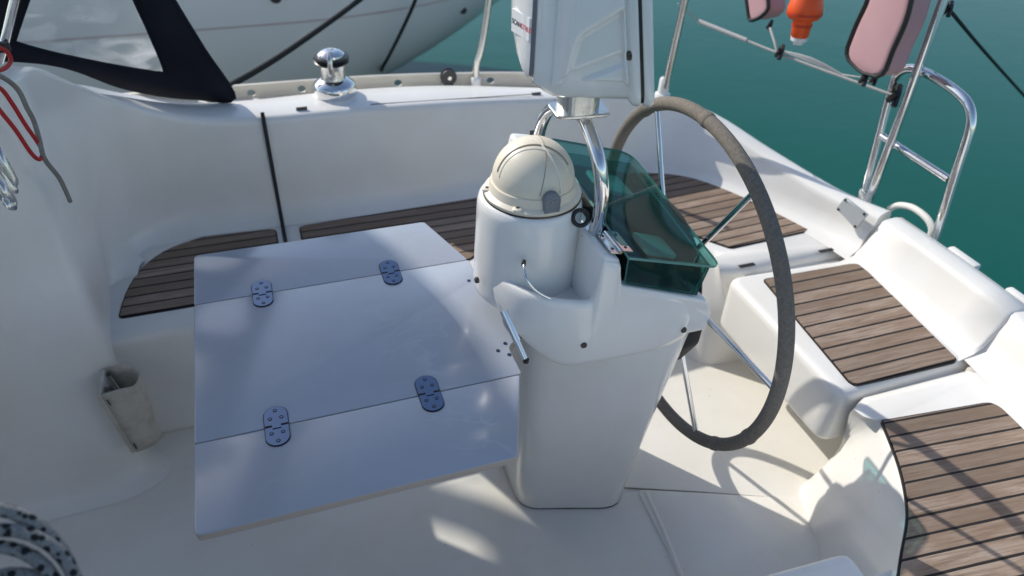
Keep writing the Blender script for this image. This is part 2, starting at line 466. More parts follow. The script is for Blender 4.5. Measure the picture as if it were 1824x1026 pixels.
# slots between the side seats and the quarter seats
for s in (1, -1):
    seat('seat_slot', [(1.0, s * .73), (1.14, s * .73), (1.14, s * 1.1), (1.0, s * 1.1)], .36, .01)
q_in = [(1.33, .312), (1.365, .385), (1.352, .44), (1.293, .558), (1.216, .664), (1.104, .755)]
def quarter(s):
    """corner seat with a face that flares down to the sole"""
    top = [Vector((x, y * s, .40)) for x, y in [(1.84, .296), (1.40, .296), (1.345, .325)] + q_in[1:] + [(1.075, .79), (1.075, 1.1)]]
    base = [Vector((x, y * s, -.01)) for x, y in [(1.84, .292), (1.56, .285), (1.47, .262), (1.375, .265), (1.318, .298), (1.275, .40), (1.255, .475), (1.16, .64), (1.075, .72), (1.075, 1.1)]]
    tp = catmull(top[2:-2], 4); bs = catmull(base[2:-2], 4)
    tp = top[:2] + tp + top[-2:]; bs = base[:2] + bs + base[-2:]
    nrm = []
    for i in range(len(tp)):
        t = (tp[min(i + 1, len(tp) - 1)] - tp[max(i - 1, 0)]).normalized()
        nrm.append(Vector((t.y, -t.x, 0)) * s)
    nrm = [(-o if o.dot(t - Vector((1.5, .8 * s, .4))) < 0 else o) for o, t in zip(nrm, tp)]
    for _ in range(6): nrm = [nrm[0]] + [(nrm[i - 1] + nrm[i] * 2 + nrm[i + 1]).normalized() for i in range(1, len(nrm) - 1)] + [nrm[-1]]
    rows = []
    for b, t, o in zip(bs, tp, nrm):
        if o.dot(t - Vector((1.5, .8 * s, .4))) < 0: o = -o
        r = .034
        rows.append([b, lerp(b, t, .3) , lerp(b, t, .6), t - Vector((0, 0, r)), t - o * (r * .29) - Vector((0, 0, r * .29)), t - o * r])
    mb = MB()
    vs = mb.loft(rows, False)
    # seat surface out to the coaming
    mb.f([r[-1] for r in vs] + [mb.v((1.45, 1.15 * s, .40)), mb.v((1.84, 1.0 * s, .40)), mb.v((1.9, .285 * s, .40))])
    mb.f([vs[0][0], vs[0][-1], mb.v((1.9, .285 * s, .40)), mb.v((1.9, .285 * s, -.01))])
    return obj('quarter_seat', mb, GEL, boat, sharp=60)
quarter(1); quarter(-1)

def teak_panel(poly, r, z, m, parent=boat):
    P = roundpoly(poly, r, 5)
    c = Vector((sum(q[0] for q in P) / len(P), sum(q[1] for q in P) / len(P)))
    big = []
    n = len(P)
    for i, q in enumerate(P):
        a, b = Vector(P[i - 1]), Vector(P[(i + 1) % n])
        t = (b - a).normalized(); o = Vector((t.y, -t.x))
        if o.dot(Vector(q) - c) < 0: o = -o
        big.append((q[0] + o.x * .005, q[1] + o.y * .005))
    mb = MB()
    mb.prism(big, z - .004, z + .0025, 1); mb.prism(P, z - .004, z + .006, 0)
    return obj('teak_panel', mb, [m, CAULK], parent, sharp=30)
# forward panel with the swept front corner, panel beside it, quarter panels
def bez(p0, p1, p2, n=14): return [tuple(Vector(p0) * (1 - t) ** 2 + Vector(p1) * 2 * t * (1 - t) + Vector(p2) * t * t) for t in [i / n for i in range(n + 1)]]
sweep = bez((-.492, .60), (-.475, .93), (-.265, .95), 12)
for s, tm in ((1, TEAK_SIDE),):
    teak_panel([(x, y * s) for x, y in [(-.033, .945), (-.033, .592), (-.493, .590)] + sweep[1:-1] + [(-.265, .958)]], [.02, .02, .012] + [0] * (len(sweep) - 2) + [0], .40, tm)
    teak_panel([(.05, .592 * s), (.56, .592 * s), (.70, .76 * s), (1.02, .77 * s), (1.02, .97 * s), (.05, .94 * s)], [.012, .05, .05, .012, .012, .02], .40, tm)
teak_panel([(1.433, .412), (1.788, .432), (1.66, .775), (1.53, .93), (1.40, .985), (1.16, .985), (1.16, .78), (1.28, .63), (1.37, .49)], [.02, .03, .08, .06, .03, .02, .03, .05, .05], .40, TEAK_FAR)
nedge = catmull([Vector(q) for q in ((1.0848, -0.7806, 0.4000), (1.1410, -0.7297, 0.4000), (1.2157, -0.6645, 0.4000), (1.2640, -0.6078, 0.4000), (1.3075, -0.5412, 0.4000), (1.3422, -0.4734, 0.4000), (1.3750, -0.3996, 0.4000))], 5)
nd = [(q.x, q.y) for q in nedge]
teak_panel([(1.716, -.433), (1.70, -.60), (1.60, -.80), (1.42, -.985), (1.06, -.985), (1.05, -.86)] + nd, [.03, .05, .08, .06, .03, .02] + [0] * (len(nd) - 1) + [.012], .40, TEAK_NEAR)

for s in (1, -1):
    seat('seat_slot', [(1.42, s * .24), (1.88, s * .24), (1.88, s * .40), (1.42, s * .40)], .368, .008, z0=.25)
# middle transom seat module
mp = roundpoly([(1.325, .255), (1.325, -.305), (1.375, -.305), (1.86, -.275), (1.86, .245), (1.375, .275)], [.0, .0, .05, .0, .0, .05], 5)
mp = roundpoly([(1.33, .275), (1.33, -.292), (1.86, -.280), (1.86, .25)], [.05, .05, .0, .0], 6)
seat('transom_seat', mp, .402, .028, GEL, .20, 4)
teak_panel([(1.434, .218), (1.80, .208), (1.747, -.272), (1.387, -.268)], [.015, .03, .02, .02], .402, TEAK_MID)
# box under the seat, set back
seat('transom_locker', [(1.60, .33), (1.60, -.33), (1.9, -.33), (1.9, .33)], .19, .01, GEL, -.01)
# backrest of the module
rows = []
for y, dx in [(.242, 0), (.235, .0), (.1, .006), (-.02, .008), (-.15, .006), (-.262, 0), (-.272, 0)]:
    b = 1.825 + dx
    e = .012 if y in (.242, -.272) else 0
    rows.append([Vector(q) for q in [(b - .07, y, .398), (b - .02, y, .412), (b + .005, y, .445), (b + .036 + e, y, .528 - e), (b + .040 + e, y, .540 - e), (b + .050 + e, y, .547 - e), (b + .09, y, .55 - e), (b + .12 - e, y, .545 - e), (b + .132 - e, y, .525 - e), (b + .14 - e, y, .3)]])
mb = MB(); vs = mb.loft(rows, False); mb.f(vs[0]); mb.f(vs[-1]); obj('transom_backrest', mb, GEL, boat, sharp=60)
for y0, y1 in ((.05, -.06), (-.17, -.28)):
    mb = MB(); mb.box((1.957, y1, .47), (1.985, y0, .546)); mb.bevel(.006); obj('transom_lip', mb, GEL, boat)
# transom below
mb = MB(); mb.box((1.93, -.30, -.7), (1.978, .30, .47)); obj('transom_board', mb, HULL, boat)
# drain notches in front of the module
for xa, xb in ((1.40, 1.46), (1.72, 1.81)):
    mb = MB(); mb.box((xa, .300, .3995), (xb, .316, .4025)); mb.bevel(.001, 1); obj('drain_slot', mb, CAULK, boat)
mb = MB(); mb.box((1.76, -.325, .30), (1.85, -.298, .398)); mb.bevel(.004); obj('seat_notch', mb, gelcoat('grubby gelcoat', (.62, .58, .5), .4), boat)

# vertical locker seam in the far coaming
def coam_pt(x, q):  # point on the coaming face
    b = Vector((x, 1.034, .40)); t = Vector((x, 1.062, .757)); return lerp(b, t, q)
mb = MB()
path = [Vector((-.006, 1.075, .768)), Vector((-.006, 1.058, .752)), Vector((-.006, 1.052, .72)), Vector((-.006, 1.036, .47)), Vector((-.006, 1.022, .425)), Vector((-.006, .99, .4065)), Vector((-.006, .85, .4035)), Vector((-.006, .52, .4035))]
rings = [[q + Vector((-.0065, 0, 0)), q + Vector((-.0055, -.004, .003)), q + Vector((.0055, -.004, .003)), q + Vector((.0065, 0, 0)), q + Vector((0, .01, -.01))] for q in path]
mb.loft(rings, True, True, True); obj('locker_seam', mb, RUBBER, boat)
# small slits and lid line in the coaming top
SLIT = mat('dirty slit', (.1, .09, .08), .7)
for (x, y, z) in ((0.1205, 1.1012, 0.7620), (0.9642, 1.1175, 0.7220)):
    mb = MB(); mb.box((x - .018, y - .0025, z - .012), (x + .018, y + .0025, z + .0005)); obj('lid_slit', mb, SLIT, boat)
mb = MB(); mb.tube([(0.3499, 1.1027, 0.7470), (0.6291, 1.1062, 0.7350), (0.9385, 1.1077, 0.7220)], .0015, 6); obj('lid_line', mb, SLIT, boat)

# coachroof ahead of the cockpit
mb = MB()
mb.prism(roundpoly([(-.78, .46), (-.85, 1.0), (-3.4, .8), (-3.4, -.8), (-.85, -1.0), (-.78, -.46), (-1.7, -.42), (-1.7, .42)], [.05, .1, .3, .3, .1, .05, .02, .02]), .55, 1.12)
mb.bevel(.04, 3); obj('coachroof', mb, GEL, boat)
mb = MB(); mb.box((-1.75, -.45, -.02), (-1.70, .45, 1.1)); obj('companionway_board', mb, GEL, boat)

# ------------------------------------------------------------------ toe rail with punched holes
def toe_rail(side):
    mb = MB()
    A = [Vector((-.9, 1.56)), Vector((-.10, 1.535)), Vector((.40, 1.512)), Vector((.75, 1.47)), Vector((1.06, 1.405)), Vector((1.42, 1.235))]
    P = catmull([Vector((a.x, a.y, 0)) for a in A], 40)
    L = [0]
    for a, b in zip(P[:-1], P[1:]): L.append(L[-1] + (b - a).length)
    def at(l):
        l = max(0, min(L[-1] - 1e-6, l))
        for i in range(len(L) - 1):
            if L[i + 1] >= l:
                t = (l - L[i]) / (L[i + 1] - L[i]); q = lerp(P[i], P[i + 1], t); d = (P[i + 1] - P[i]).normalized(); return q, Vector((-d.y, d.x, 0))
    zb, zt, th = .628, .682, .007
    pitch, r, ns = .186, .0135, 16
    l = .03
    def W(l, z, o):
        q, nn = at(l); zz = z - .012 * max(0, (q.x - .4)) ; return Vector((q.x + nn.x * o, (q.y + nn.y * o) * side, zz))
    while l + pitch < L[-1]:
        cx, cz = l + pitch / 2, (zb + zt) / 2
        hole = [(cx + r * 1.15 * math.cos(2 * math.pi * i / ns), cz + r * math.sin(2 * math.pi * i / ns)) for i in range(ns)]
        sq = []
        hw, hh = pitch / 2, (zt - zb) / 2
        for i in range(ns):
            a = 2 * math.pi * i / ns; c_, s_ = math.cos(a), math.sin(a)
            mloc = max(abs(c_), abs(s_)); sq.append((cx + hw * c_ / mloc, cz + hh * s_ / mloc))
        for o in (-th / 2, th / 2):
            a = [mb.v(W(x, z, o)) for x, z in hole]; b = [mb.v(W(x, z, o)) for x, z in sq]
            for i in range(ns): mb.f([a[i], a[(i + 1) % ns], b[(i + 1) % ns], b[i]])
        a = [mb.v(W(x, z, -th / 2)) for x, z in hole]; b = [mb.v(W(x, z, th / 2)) for x, z in hole]
        for i in range(ns): mb.f([a[i], a[(i + 1) % ns], b[(i + 1) % ns], b[i]])
        l += pitch
    n = 60
    for z, zz in ((zt, zt + .006),):
        rings = []
        for i in range(n + 1):
            ll = .03 + (l - .03) * i / n
            rings.append([W(ll, z, -.008), W(ll, zz, -.008), W(ll, zz, .008), W(ll, z, .008)])
        mb.loft(rings, True, True, True)
    rings = [[W(.03 + (l - .03) * i / n, zb - .012, -.018), W(.03 + (l - .03) * i / n, zb + .004, -.018), W(.03 + (l - .03) * i / n, zb + .004, .010), W(.03 + (l - .03) * i / n, zb - .012, .010)] for i in range(n + 1)]
    mb.loft(rings, True, True, True)
    return obj('toe_rail', mb, ALU, boat, sharp=30)
toe_rail(1); toe_rail(-1)

# ------------------------------------------------------------------ table
tab = thing('cockpit_table', 'drop leaf white cockpit table with both leaves raised, mostly in shade', 'table', (.1, 0, .672))
TZ = .672
def leaf(poly, r, name):
    mb = MB(); mb.prism(roundpoly(poly, r, 4), TZ - .018, TZ); mb.bevel(.0015, 2, 60)
    mb.bm.normal_update()
    for fc in mb.bm.faces:
        if abs(fc.normal.z) < .3: fc.material_index = 1
    return obj(name, mb, [TABLE, TABLE_EDGE], tab, sharp=50)
leaf([(-.236, -.2225), (.435, -.2225), (.435, -.13), (.485, -.10), (.485, .10), (.445, .13), (.445, .2225), (-.236, .2225)], [.006, .006, .03, .04, .04, .03, .006, .006], 'centre_panel')
leaf([(-.236, .2250), (.442, .2250), (.375, .4375), (-.236, .4375)], [.006, .006, .014, .016], 'leaf')
leaf([(-.236, -.2250), (.430, -.2250), (.350, -.4375), (-.236, -.4375)], [.006, .006, .014, .016], 'leaf')
def hinge(x, y):
    mb = MB()
    def stad(sx, L0, z0, z1, mi=0, cx=0, cy=0):
        P = []
        for i in range(24):
            a = 2 * math.pi * i / 24
            P.append((cx + sx * math.cos(a), cy + sx * math.sin(a) + (L0 if math.sin(a) >= 0 else -L0)))
        mb.prism([(x + q[0], y + q[1]) for q in P], z0, z1, mi)
    stad(.0245, .030, TZ - .004, TZ + .0012, 1)
    # two halves
    for s in (1, -1):
        P = [(x - .0225, y + s * .002), (x + .0225, y + s * .002)]
        for i in range(13):
            a = math.pi * i / 12
            P.append((x + .0225 * math.cos(a), y + s * (.030 + .0225 * math.sin(a))))
        mb.prism(P, TZ - .002, TZ + .0028, 0)
        for sx, sy in ((-.011, .020), (.011, .020), (0, .041)):
            c = (x + sx, y + s * sy, TZ)
            mb.lathe([(.0045, .0022), (.0045, .0033), (.0028, .0033), (.0026, .0025)], c, seg=10, mi=1)
            mb.lathe([(.0024, .002), (.0022, .0034)], c, seg=8, mi=0)
    mb.tube([(x - .022, y, TZ + .001), (x - .009, y, TZ + .001)], .0035, 8, mi=1)
    mb.tube([(x + .009, y, TZ + .001), (x + .022, y, TZ + .001)], .0035, 8, mi=1)
    mb.box((x - .0085, y - .008, TZ), (x + .0085, y + .008, TZ + .0045), 0)
    obj('hinge', mb, [STEEL_HINGE, BLACK], tab, sharp=30)
for x, y in ((-.079, .2235), (.237, .2235), (-.082, -.2235), (.2285, -.2235)): hinge(x, y)
for p_ in ((0.4189, 0.1344, 0.6720), (0.4081, -0.1383, 0.6720), (0.4318, -0.1195, 0.6720), (0.4282, -0.1579, 0.6720)):
    mb = MB(); mb.lathe([(.0048, -.001), (.0048, .0012), (.003, .0016)], p_, seg=12); obj('screw', mb, STEEL_HINGE, tab)
# telescopic support strut
st = thing('table_strut', 'slim chrome telescopic strut beside the pedestal at the table edge', 'strut', (.45, -.15, .70))
a, b = Vector((.407, -.167, .812)), Vector((.440, -.230, .716))
mb = MB(); mb.tube([a, lerp(a, b, .6)], .0085, 14); obj('sleeve', mb, CHROME, st)
mb = MB(); mb.tube([lerp(a, b, .55), lerp(a, b, .96)], .0062, 14); obj('rod', mb, CHROME, st)
mb = MB(); mb.tube([lerp(a, b, .95), b + (b - a) * .03], .005, 10); mb.lathe([(.007, -.004), (.007, .004)], b, seg=10); obj('end_fitting', mb, BLACK, st)

# ------------------------------------------------------------------ steering pedestal
YC = .015
ped = thing('steering_pedestal', 'white moulded steering pedestal with compass turret rising from the cockpit sole', 'pedestal', (.66, YC, 0))
def plan(fx, fh, ax, ah, rf, ra, z, seg=7):
    P = roundpoly([(fx, YC + fh), (fx, YC - fh), (ax, YC - ah), (ax, YC + ah)], [rf, rf, ra, ra], seg)
    return [Vector((x, y, z)) for x, y in P]
mb = MB()
rings = [plan(.510, .114, .806, .208, .07, .07, -.004), plan(.503, .120, .812, .212, .07, .07, .012)]
for q in [i / 10 for i in range(1, 11)]:
    z = .012 + q * .64
    rings.append(plan(.503 - .003 * q, .120 + .010 * q, .812 + .083 * q + .02 * q * q, .211 + .002 * q, .07, .075, z))
mb.loft(rings, True, True, True); obj('column', mb, GEL_WHITE, ped, sharp=60)
mb = MB(); mb.loft([plan(.506, .117, .810, .211, .07, .07, .0005), plan(.506, .117, .810, .211, .07, .07, .004)], True, True, True); obj('base_gasket', mb, RUBBER, ped)
# lower binnacle skirt
HP = [(.408, 0), (.411, .04), (.424, .085), (.444, .13), (.472, .167), (.515, .198), (.57, .214), (.592, .2165), (.603, .2175), (.612, .2183), (.635, .2195), (.653, .220), (.664, .2205), (.69, .221), (.74, .221), (.80, .221), (.86, .214), (.897, .188), (.917, .14), (.924, .07), (.925, 0)]
def half2full(sc=0, dz=None, z=0):
    P = catmull([Vector((x, y, 0)) for x, y in HP], 3)
    pts = []
    for p_ in P:
        t = 0
        pts.append(p_)
    near = [Vector((p_.x, YC - p_.y, 0)) for p_ in pts]
    far = [Vector((p_.x, YC + p_.y, 0)) for p_ in reversed(pts[1:-1])]
    ring = near + far
    n = len(ring); o2 = []
    for i, p_ in enumerate(ring):
        t = (ring[(i + 1) % n] - ring[i - 1]).normalized(); o = Vector((t.y, -t.x, 0))
        c = p_ - Vector((.66, YC, 0))
        if o.dot(c) < 0: o = -o
        q = p_ + o * sc
        q.z = z(q.x) if callable(z) else z
        o2.append(q)
    return o2
zr = lambda x: .640 + .125 * max(0, min(1, (.56 - x) / .15)) ** 1.5 + .03 * max(0, (x - .8) / .12)
ZT = [(.40, .825), (.50, .825), (.590, .815), (.6015, .817), (.6125, .926), (.653, .909), (.664, .846), (.862, .770), (.895, .757), (.917, .718), (.93, .70)]
def ztop(x):
    for (xa, za), (xb, zb_) in zip(ZT[:-1], ZT[1:]):
        if x <= xb: return za + (zb_ - za) * max(0, (x - xa) / (xb - xa))
    return ZT[-1][1]
rings = [half2full(-.035, z=lambda x: zr(x) - .01), half2full(-.012, z=lambda x: zr(x) - .012), half2full(-.003, z=lambda x: zr(x) - .004), half2full(0, z=lambda x: zr(x) + .012),
         half2full(.001, z=lambda x: lerp((zr(x), 0, 0), (ztop(x), 0, 0), .5).x), half2full(-.003, z=lambda x: ztop(x) - .02), half2full(-.006, z=lambda x: ztop(x) - .006), half2full(-.012, z=ztop), half2full(-.022, z=lambda x: ztop(x) - .003), half2full(-.03, z=lambda x: ztop(x) - .02), half2full(-.05, z=lambda x: min(.782, ztop(x) - .03)), half2full(-.09, z=lambda x: min(.778, ztop(x) - .03))]
mb = MB(); mb.loft(rings, True, False, True); obj('binnacle_skirt', mb, GEL_WHITE, ped, sharp=70)
# turret under the compass
mb = MB()
TC = (.522, .008, 0)
mb.lathe([(.06, .725), (.116, .732), (.1225, .742), (.1235, .76), (.121, .85), (.1175, .94), (.1165, .962), (.113, .976), (.106, .983), (.03, .985)], TC, seg=64)
obj('compass_turret', mb, GEL_WHITE, ped, sharp=70)
# console box with the sloped instrument recess
mb = MB()
prof = [(.598, .66), (.600, .80), (.612, .934), (.655, .913), (.664, .846), (.862, .770), (.895, .757), (.917, .715), (.915, .66)]
W0, W1 = YC - .2155, YC + .2155
n = len(prof)
A = [Vector((x, W0 + (.006 if z > .9 else 0), z)) for x, z in prof]; B = [Vector((x, W1 - (.006 if z > .9 else 0), z)) for x, z in prof]
mb.loft([A, B], True, True, True); mb.bevel(.009, 3); obj('console', mb, GEL_WHITE, ped, sharp=60)
# recess floor: dark instrument panel with three dials
sl = Vector((.862 - .664, 0, .770 - .846)); sl.normalize(); up = Vector((-sl.z, 0, sl.x))
def on_panel(d, y, h): return Vector((.664, y, .846)) + sl * d + up * h
mb = MB()
P = [on_panel(.012, W0 + .022, .002), on_panel(.205, W0 + .022, .002), on_panel(.205, W1 - .022, .002), on_panel(.012, W1 - .022, .002)]
mb.loft([P, [q + up * .006 for q in P]], True, True, True); pn = obj('instrument_panel', mb, PANEL, ped)
mb = MB()
P = [(.672, .006), (.862, .006), (.872, .052), (.690, .052)]
n_ = [Vector((.676, 0, .862)), Vector((.850, 0, .795)), Vector((.872, 0, .836)), Vector((.690, 0, .890))]
mb.loft([[q + Vector((0, W0 + .03, .003)) for q in n_], [q + Vector((0, W1 - .02, .042)) for q in n_]], True, True, True); mb.bevel(.006, 2); obj('instrument_housing', mb, PANEL, ped)
for yy, wd in ((-.115, .042), (.13, .05)):
    mb = MB(); zo = .045 * (yy - W0) / (W1 - W0)
    c = Vector((.78, yy, .8635 + zo)); M = Matrix(((.94, 0, .34), (0, 1, 0), (-.34, 0, .94)))
    mb.prism(roundpoly([(-wd, -wd), (wd, -wd), (wd, wd), (-wd, wd)], .012, 4), -.004, .008, 0, lambda q: c + M @ q); mb.bevel(.003, 2)
    obj('dial_cover', mb, GEL_POD, ped)
# acrylic cover
gs = Vector((.897 - .655, 0, .846 - .918)); gs.normalize(); gu = Vector((-gs.z, 0, gs.x))
gl = thing('acrylic_cover', 'sea green tinted acrylic cover over the instrument panel in front of the wheel', 'cover', (.66, YC, .92))
def sheet(name, pts, nrm, th, parent):
    mb = MB()
    a = [mb.v(q) for q in pts]; b = [mb.v(q + nrm * th) for q in pts]
    mb.f(a, 0); mb.f(b, 0)
    for i in range(len(pts)): mb.f([a[i], a[(i + 1) % len(pts)], b[(i + 1) % len(pts)], b[i]], 1)
    return obj(name, mb, [ACRYL, ACRYL_EDGE], parent, sharp=20)
P2 = roundpoly([(.012, W0 - .004), (.262, W0 - .004), (.262, W1 + .04), (.012, W1 + .04)], [.004, .03, .05, .02], 6)
sheet('top_sheet', [Vector((.655, 0, .922)) + gs * d + Vector((0, y, .045 * (y - W0) / (W1 - W0))) for d, y in P2], gu, .006, gl)
def gz(x): return .922 + (x - .655) * gs.z / gs.x - .001
def szz(x): return .846 + (x - .664) * sl.z / sl.x + .004
for yy in (W0 + .006, W1 - .012):
    lf = .045 * (yy - W0) / (W1 - W0)
    sheet('side_sheet', [Vector((.674, yy, szz(.674))), Vector((.866, yy, szz(.866))), Vector((.885, yy, gz(.885) + lf)), Vector((.674, yy, gz(.674) + lf))], Vector((0, 1, 0)), .006, gl)
sheet('aft_sheet', [Vector((.866, W0 + .014, szz(.866))), Vector((.866, W1 - .014, szz(.866))), Vector((.886, W1 - .014, gz(.886) + .043)), Vector((.886, W0 + .014, gz(.886)))], Vector((-1, 0, 0)), .006, gl)
for yy in (W0 + .055, W1 - .055):
    mb = MB()
    for d0, d1, h in ((-.022, -.002, .001), (.006, .03, .0075)):
        base = Vector((.655, yy, .921))
        P = [base + gs * d0 + Vector((0, -.04, 0)), base + gs * d1 + Vector((0, -.04, 0)), base + gs * d1 + Vector((0, .04, 0)), base + gs * d0 + Vector((0, .04, 0))]
        mb.loft([[q + gu * h for q in P], [q + gu * (h + .003) for q in P]], True, True, True)
        for e in (-.025, .025):
            c = base + gs * (d0 + d1) / 2 + Vector((0, e, 0)) + gu * (h + .003)
            mb.lathe([(.004, 0), (.003, .0015)], c, Matrix(((gs.x, 0, gu.x), (0, 1, 0), (gs.z, 0, gu.z))), 10, 1)
    base = Vector((.657, yy, .926)); mb.tube([base + Vector((0, -.04, 0)), base + Vector((0, .04, 0))], .0045, 10)
    obj('cover_hinge', mb, [CHROME, SCREW], gl)
# screws on the skirt
for p_, nx in (((0.5887, -0.2030, 0.6982), (0, -1, 0)), ((0.8459, -0.2040, 0.6810), (.15, -1, 0)), ((0.4689, -0.1320, 0.7434), (-.7, -.7, 0)), ((0.3895, -0.0300, 0.7977), (-1, -.1, 0))):
    z_ = Vector(nx).normalized(); x_ = z_.cross(Vector((0, 0, 1))).normalized(); y_ = z_.cross(x_)
    M = Matrix((x_, y_, z_)).transposed()
    mb = MB(); mb.lathe([(.0075, -.004), (.0075, .002), (.005, .0042)], p_, M, 14); mb.lathe([(.0025, .001), (.0025, .0046)], p_, M, 6, 1); obj('screw', mb, [SCREW, BLACK], ped)
# chrome cup rail
mb = MB()
mb.tube([(0.4730, -0.1050, 0.8836), (0.4644, -0.1250, 0.8872), (0.4626, -0.1500, 0.8714), (0.4820, -0.1600, 0.8433), (0.5191, -0.1680, 0.8184), (0.5631, -0.1750, 0.8062), (0.5927, -0.1780, 0.8035), (0.6002, -0.1780, 0.7955), (0.6034, -0.1720, 0.7775)], .0033, 10, smooth=5)
obj('cup_rail', mb, CHROME, ped)
for q in ((0.4668, -0.1180, 0.8893), (0.6032, -0.1720, 0.7792)):
    mb = MB(); mb.lathe([(.005, -.006), (.005, .006), (.003, .008)], q, seg=12); obj('rail_clip', mb, SCREW, ped)
# small instrument head on the far side of the console
mb = MB(); mb.box((-.035, -.022, -.035), (.035, .022, .025), M=Matrix.Rotation(R(12), 3, 'Y'), c=(.558, .155, 1.018)); mb.bevel(.01, 3); 
ih = obj('autopilot_display', mb, GEL_WHITE, None, origin=(.555, .15, 1.0)); tag(ih, 'small white instrument head peeking out behind the compass dome', 'instrument')
mb = MB(); mb.box((.578, .140, 1.036), (.602, .172, 1.048)); mb.tube([(.555, .15, 1.01), (.57, .15, .93)], .014, 12); obj('stalk', mb, PANEL, ih)
# wheel hub cover on the pedestal's aft side
mb = MB(); P = roundpoly([(-.172, .70), (-.168, .585), (-.105, .468), (.135, .468), (.198, .585), (.202, .70)], [.02, .06, .05, .05, .06, .02], 5)
mb.loft([[Vector((x, y, z)) for y, z in P] for x in (.865, .930)], True, True, True); mb.bevel(.008, 2); obj('aft_cover', mb, RUBBER, ped)
mb = MB(); MX = Matrix(((0, 0, 1), (1, 0, 0), (0, 1, 0)))
mb.lathe([(.05, -.02), (.165, -.012), (.185, 0), (.18, .006), (.03, .012)], (.902, YC, .70), MX, 48); obj('brake_disc', mb, BLACK, ped)

# ------------------------------------------------------------------ compass
cp = thing('compass', 'cream domed compass with grey emblem tab on top of the pedestal turret', 'compass', (.525, .008, .985))
CC = Vector((.5265, .006, 1.021)); CR = .0895
mb = MB()
mb.lathe([(.105, .984), (.107, .986), (.107, .992), (.101, .996), (.097, .998), (.0945, 1.012), (.093, 1.017), (.085, 1.018)], (CC.x, CC.y, 0), seg=72); mb.lathe([(.1085, .982), (.1085, .9852)], (CC.x, CC.y, 0), seg=72, mi=1)
for a in (-128, 168, 50):
    p_ = CC + Vector((math.cos(R(a)) * .1, math.sin(R(a)) * .098, -.029)); mb.lathe([(.011, 0), (.011, .006), (.009, .0075)], p_, seg=16); mb.lathe([(.004, .004), (.004, .0082)], p_, seg=10, mi=1)
obj('bezel_ring', mb, [CREAM, SCREW], cp, sharp=50)
mb = MB()
prof = [(CR * math.cos(R(t)), CR * math.sin(R(t))) for t in range(-6, 90, 4)] + [(.0005, CR)]
mb.lathe(prof, CC, seg=72); obj('dome', mb, CREAM, cp, sharp=60)
def arc(axis, off, a0, a1, rad, m, name, rr=.0018, up0=None, n=40):
    """circle on the dome: plane with normal axis at distance off"""
    ax = Vector(axis).normalized(); c = CC + ax * off; r_ = math.sqrt(rad * rad - off * off)
    u = ax.cross(Vector((0, 0, 1))).normalized(); w_ = u.cross(ax)
    if w_.z < 0: w_ = -w_
    mb = MB(); mb.tube([c + u * r_ * math.cos(R(a0 + (a1 - a0) * i / n)) + w_ * r_ * math.sin(R(a0 + (a1 - a0) * i / n)) for i in range(n + 1)], rr, 8)
    return obj(name, mb, m, cp)
arc((-.35, -1, .25), .040, 15, 150, CR, CREAM_SEAM, 'hood_groove', .0022)
arc((-.35, -1, .25), .050, 8, 160, CR, CREAM_LITE, 'hood_rib', .0013)
arc((.93, .37, 0), -.004, 2, 92, CR + .0006, CREAM_LITE, 'strap_rib', .0024)
arc((-.9, .1, .25), .01, 60, 178, CR, CREAM_SEAM, 'hood_groove', .001)
# emblem tab
ty = Vector((.05, -1, 0)).normalized(); tx = Vector((ty.y * -1, ty.x, 0)); tx = Vector((-ty.y, ty.x, 0))
if tx.x < 0: tx = -tx
M = Matrix((tx, Vector((0, 0, 1)), ty)).transposed()
tc = CC + ty * .0955 + Vector((0, 0, -.010))
mb = MB()
P = [(-.0165, -.030), (.0165, -.030)] + [(.0185 * math.cos(R(t)), .008 + .0185 * math.sin(R(t))) for t in range(0, 181, 15)]
mb.prism(P, -.006, .010, 0, lambda q: tc + M @ q); mb.bevel(.002, 2)
tb = obj('emblem_tab', mb, GREY_TAB, cp)
mb = MB()
q0 = [(-.004, -.006), (-.002, .004), (.0, .010), (.006, .012), (.009, .008), (.005, .004), (-.001, .003)]
mb.tube([tc + M @ Vector((x, y + .004, .0105)) for x, y in q0], .0009, 6, smooth=4); mb.tube([tc + M @ Vector((x, y + .004, .0105)) for x, y in [(-.008, .004), (-.004, .009), (.002, .012)]], .0008, 6, smooth=4)
obj('emblem', mb, GREY_LOGO, tb)

# ------------------------------------------------------------------ instrument pod on its chrome arch
ar = thing('guard_arch', 'polished chrome arch bridging the pedestal and holding up the white instrument pod', 'guard rail', (.62, YC, .92))
mb = MB()
nearp = [(0.6360, -0.0920, 0.8886), (0.6360, -0.0907, 0.9056), (0.6340, -0.1120, 0.9681), (0.6280, -0.1242, 1.0374), (0.6200, -0.1148, 1.0981), (0.6200, -0.0725, 1.1336), (0.6200, -0.0209, 1.1572), (0.6200, 0.0351, 1.1667)]
mb.tube(nearp, .0150, 20, smooth=6); obj('arm', mb, CHROME, ar)
mb = MB()
fp = [(.60, .152, .92), (.598, .158, .98)] + [(0.5920, 0.1553, 1.0123), (0.5920, 0.1393, 1.0720), (0.5920, 0.1054, 1.1206), (0.5920, 0.0587, 1.1560)]
mb.tube(fp, .0135, 20, smooth=6); obj('arm', mb, CHROME, ar)
mb = MB(); c0 = Vector(nearp[1])
mb.lathe([(.026, -.012), (.026, .0), (.022, .004), (.019, .008), (.017, .012)], c0 + Vector((0, 0, .012)), seg=28); obj('foot_collar', mb, CHROME, ar)
mb = MB(); mb.lathe([(.026, -.012), (.026, .0), (.02, .01)], Vector(fp[0]), seg=28); obj('foot_collar', mb, CHROME, ar)
mb = MB()
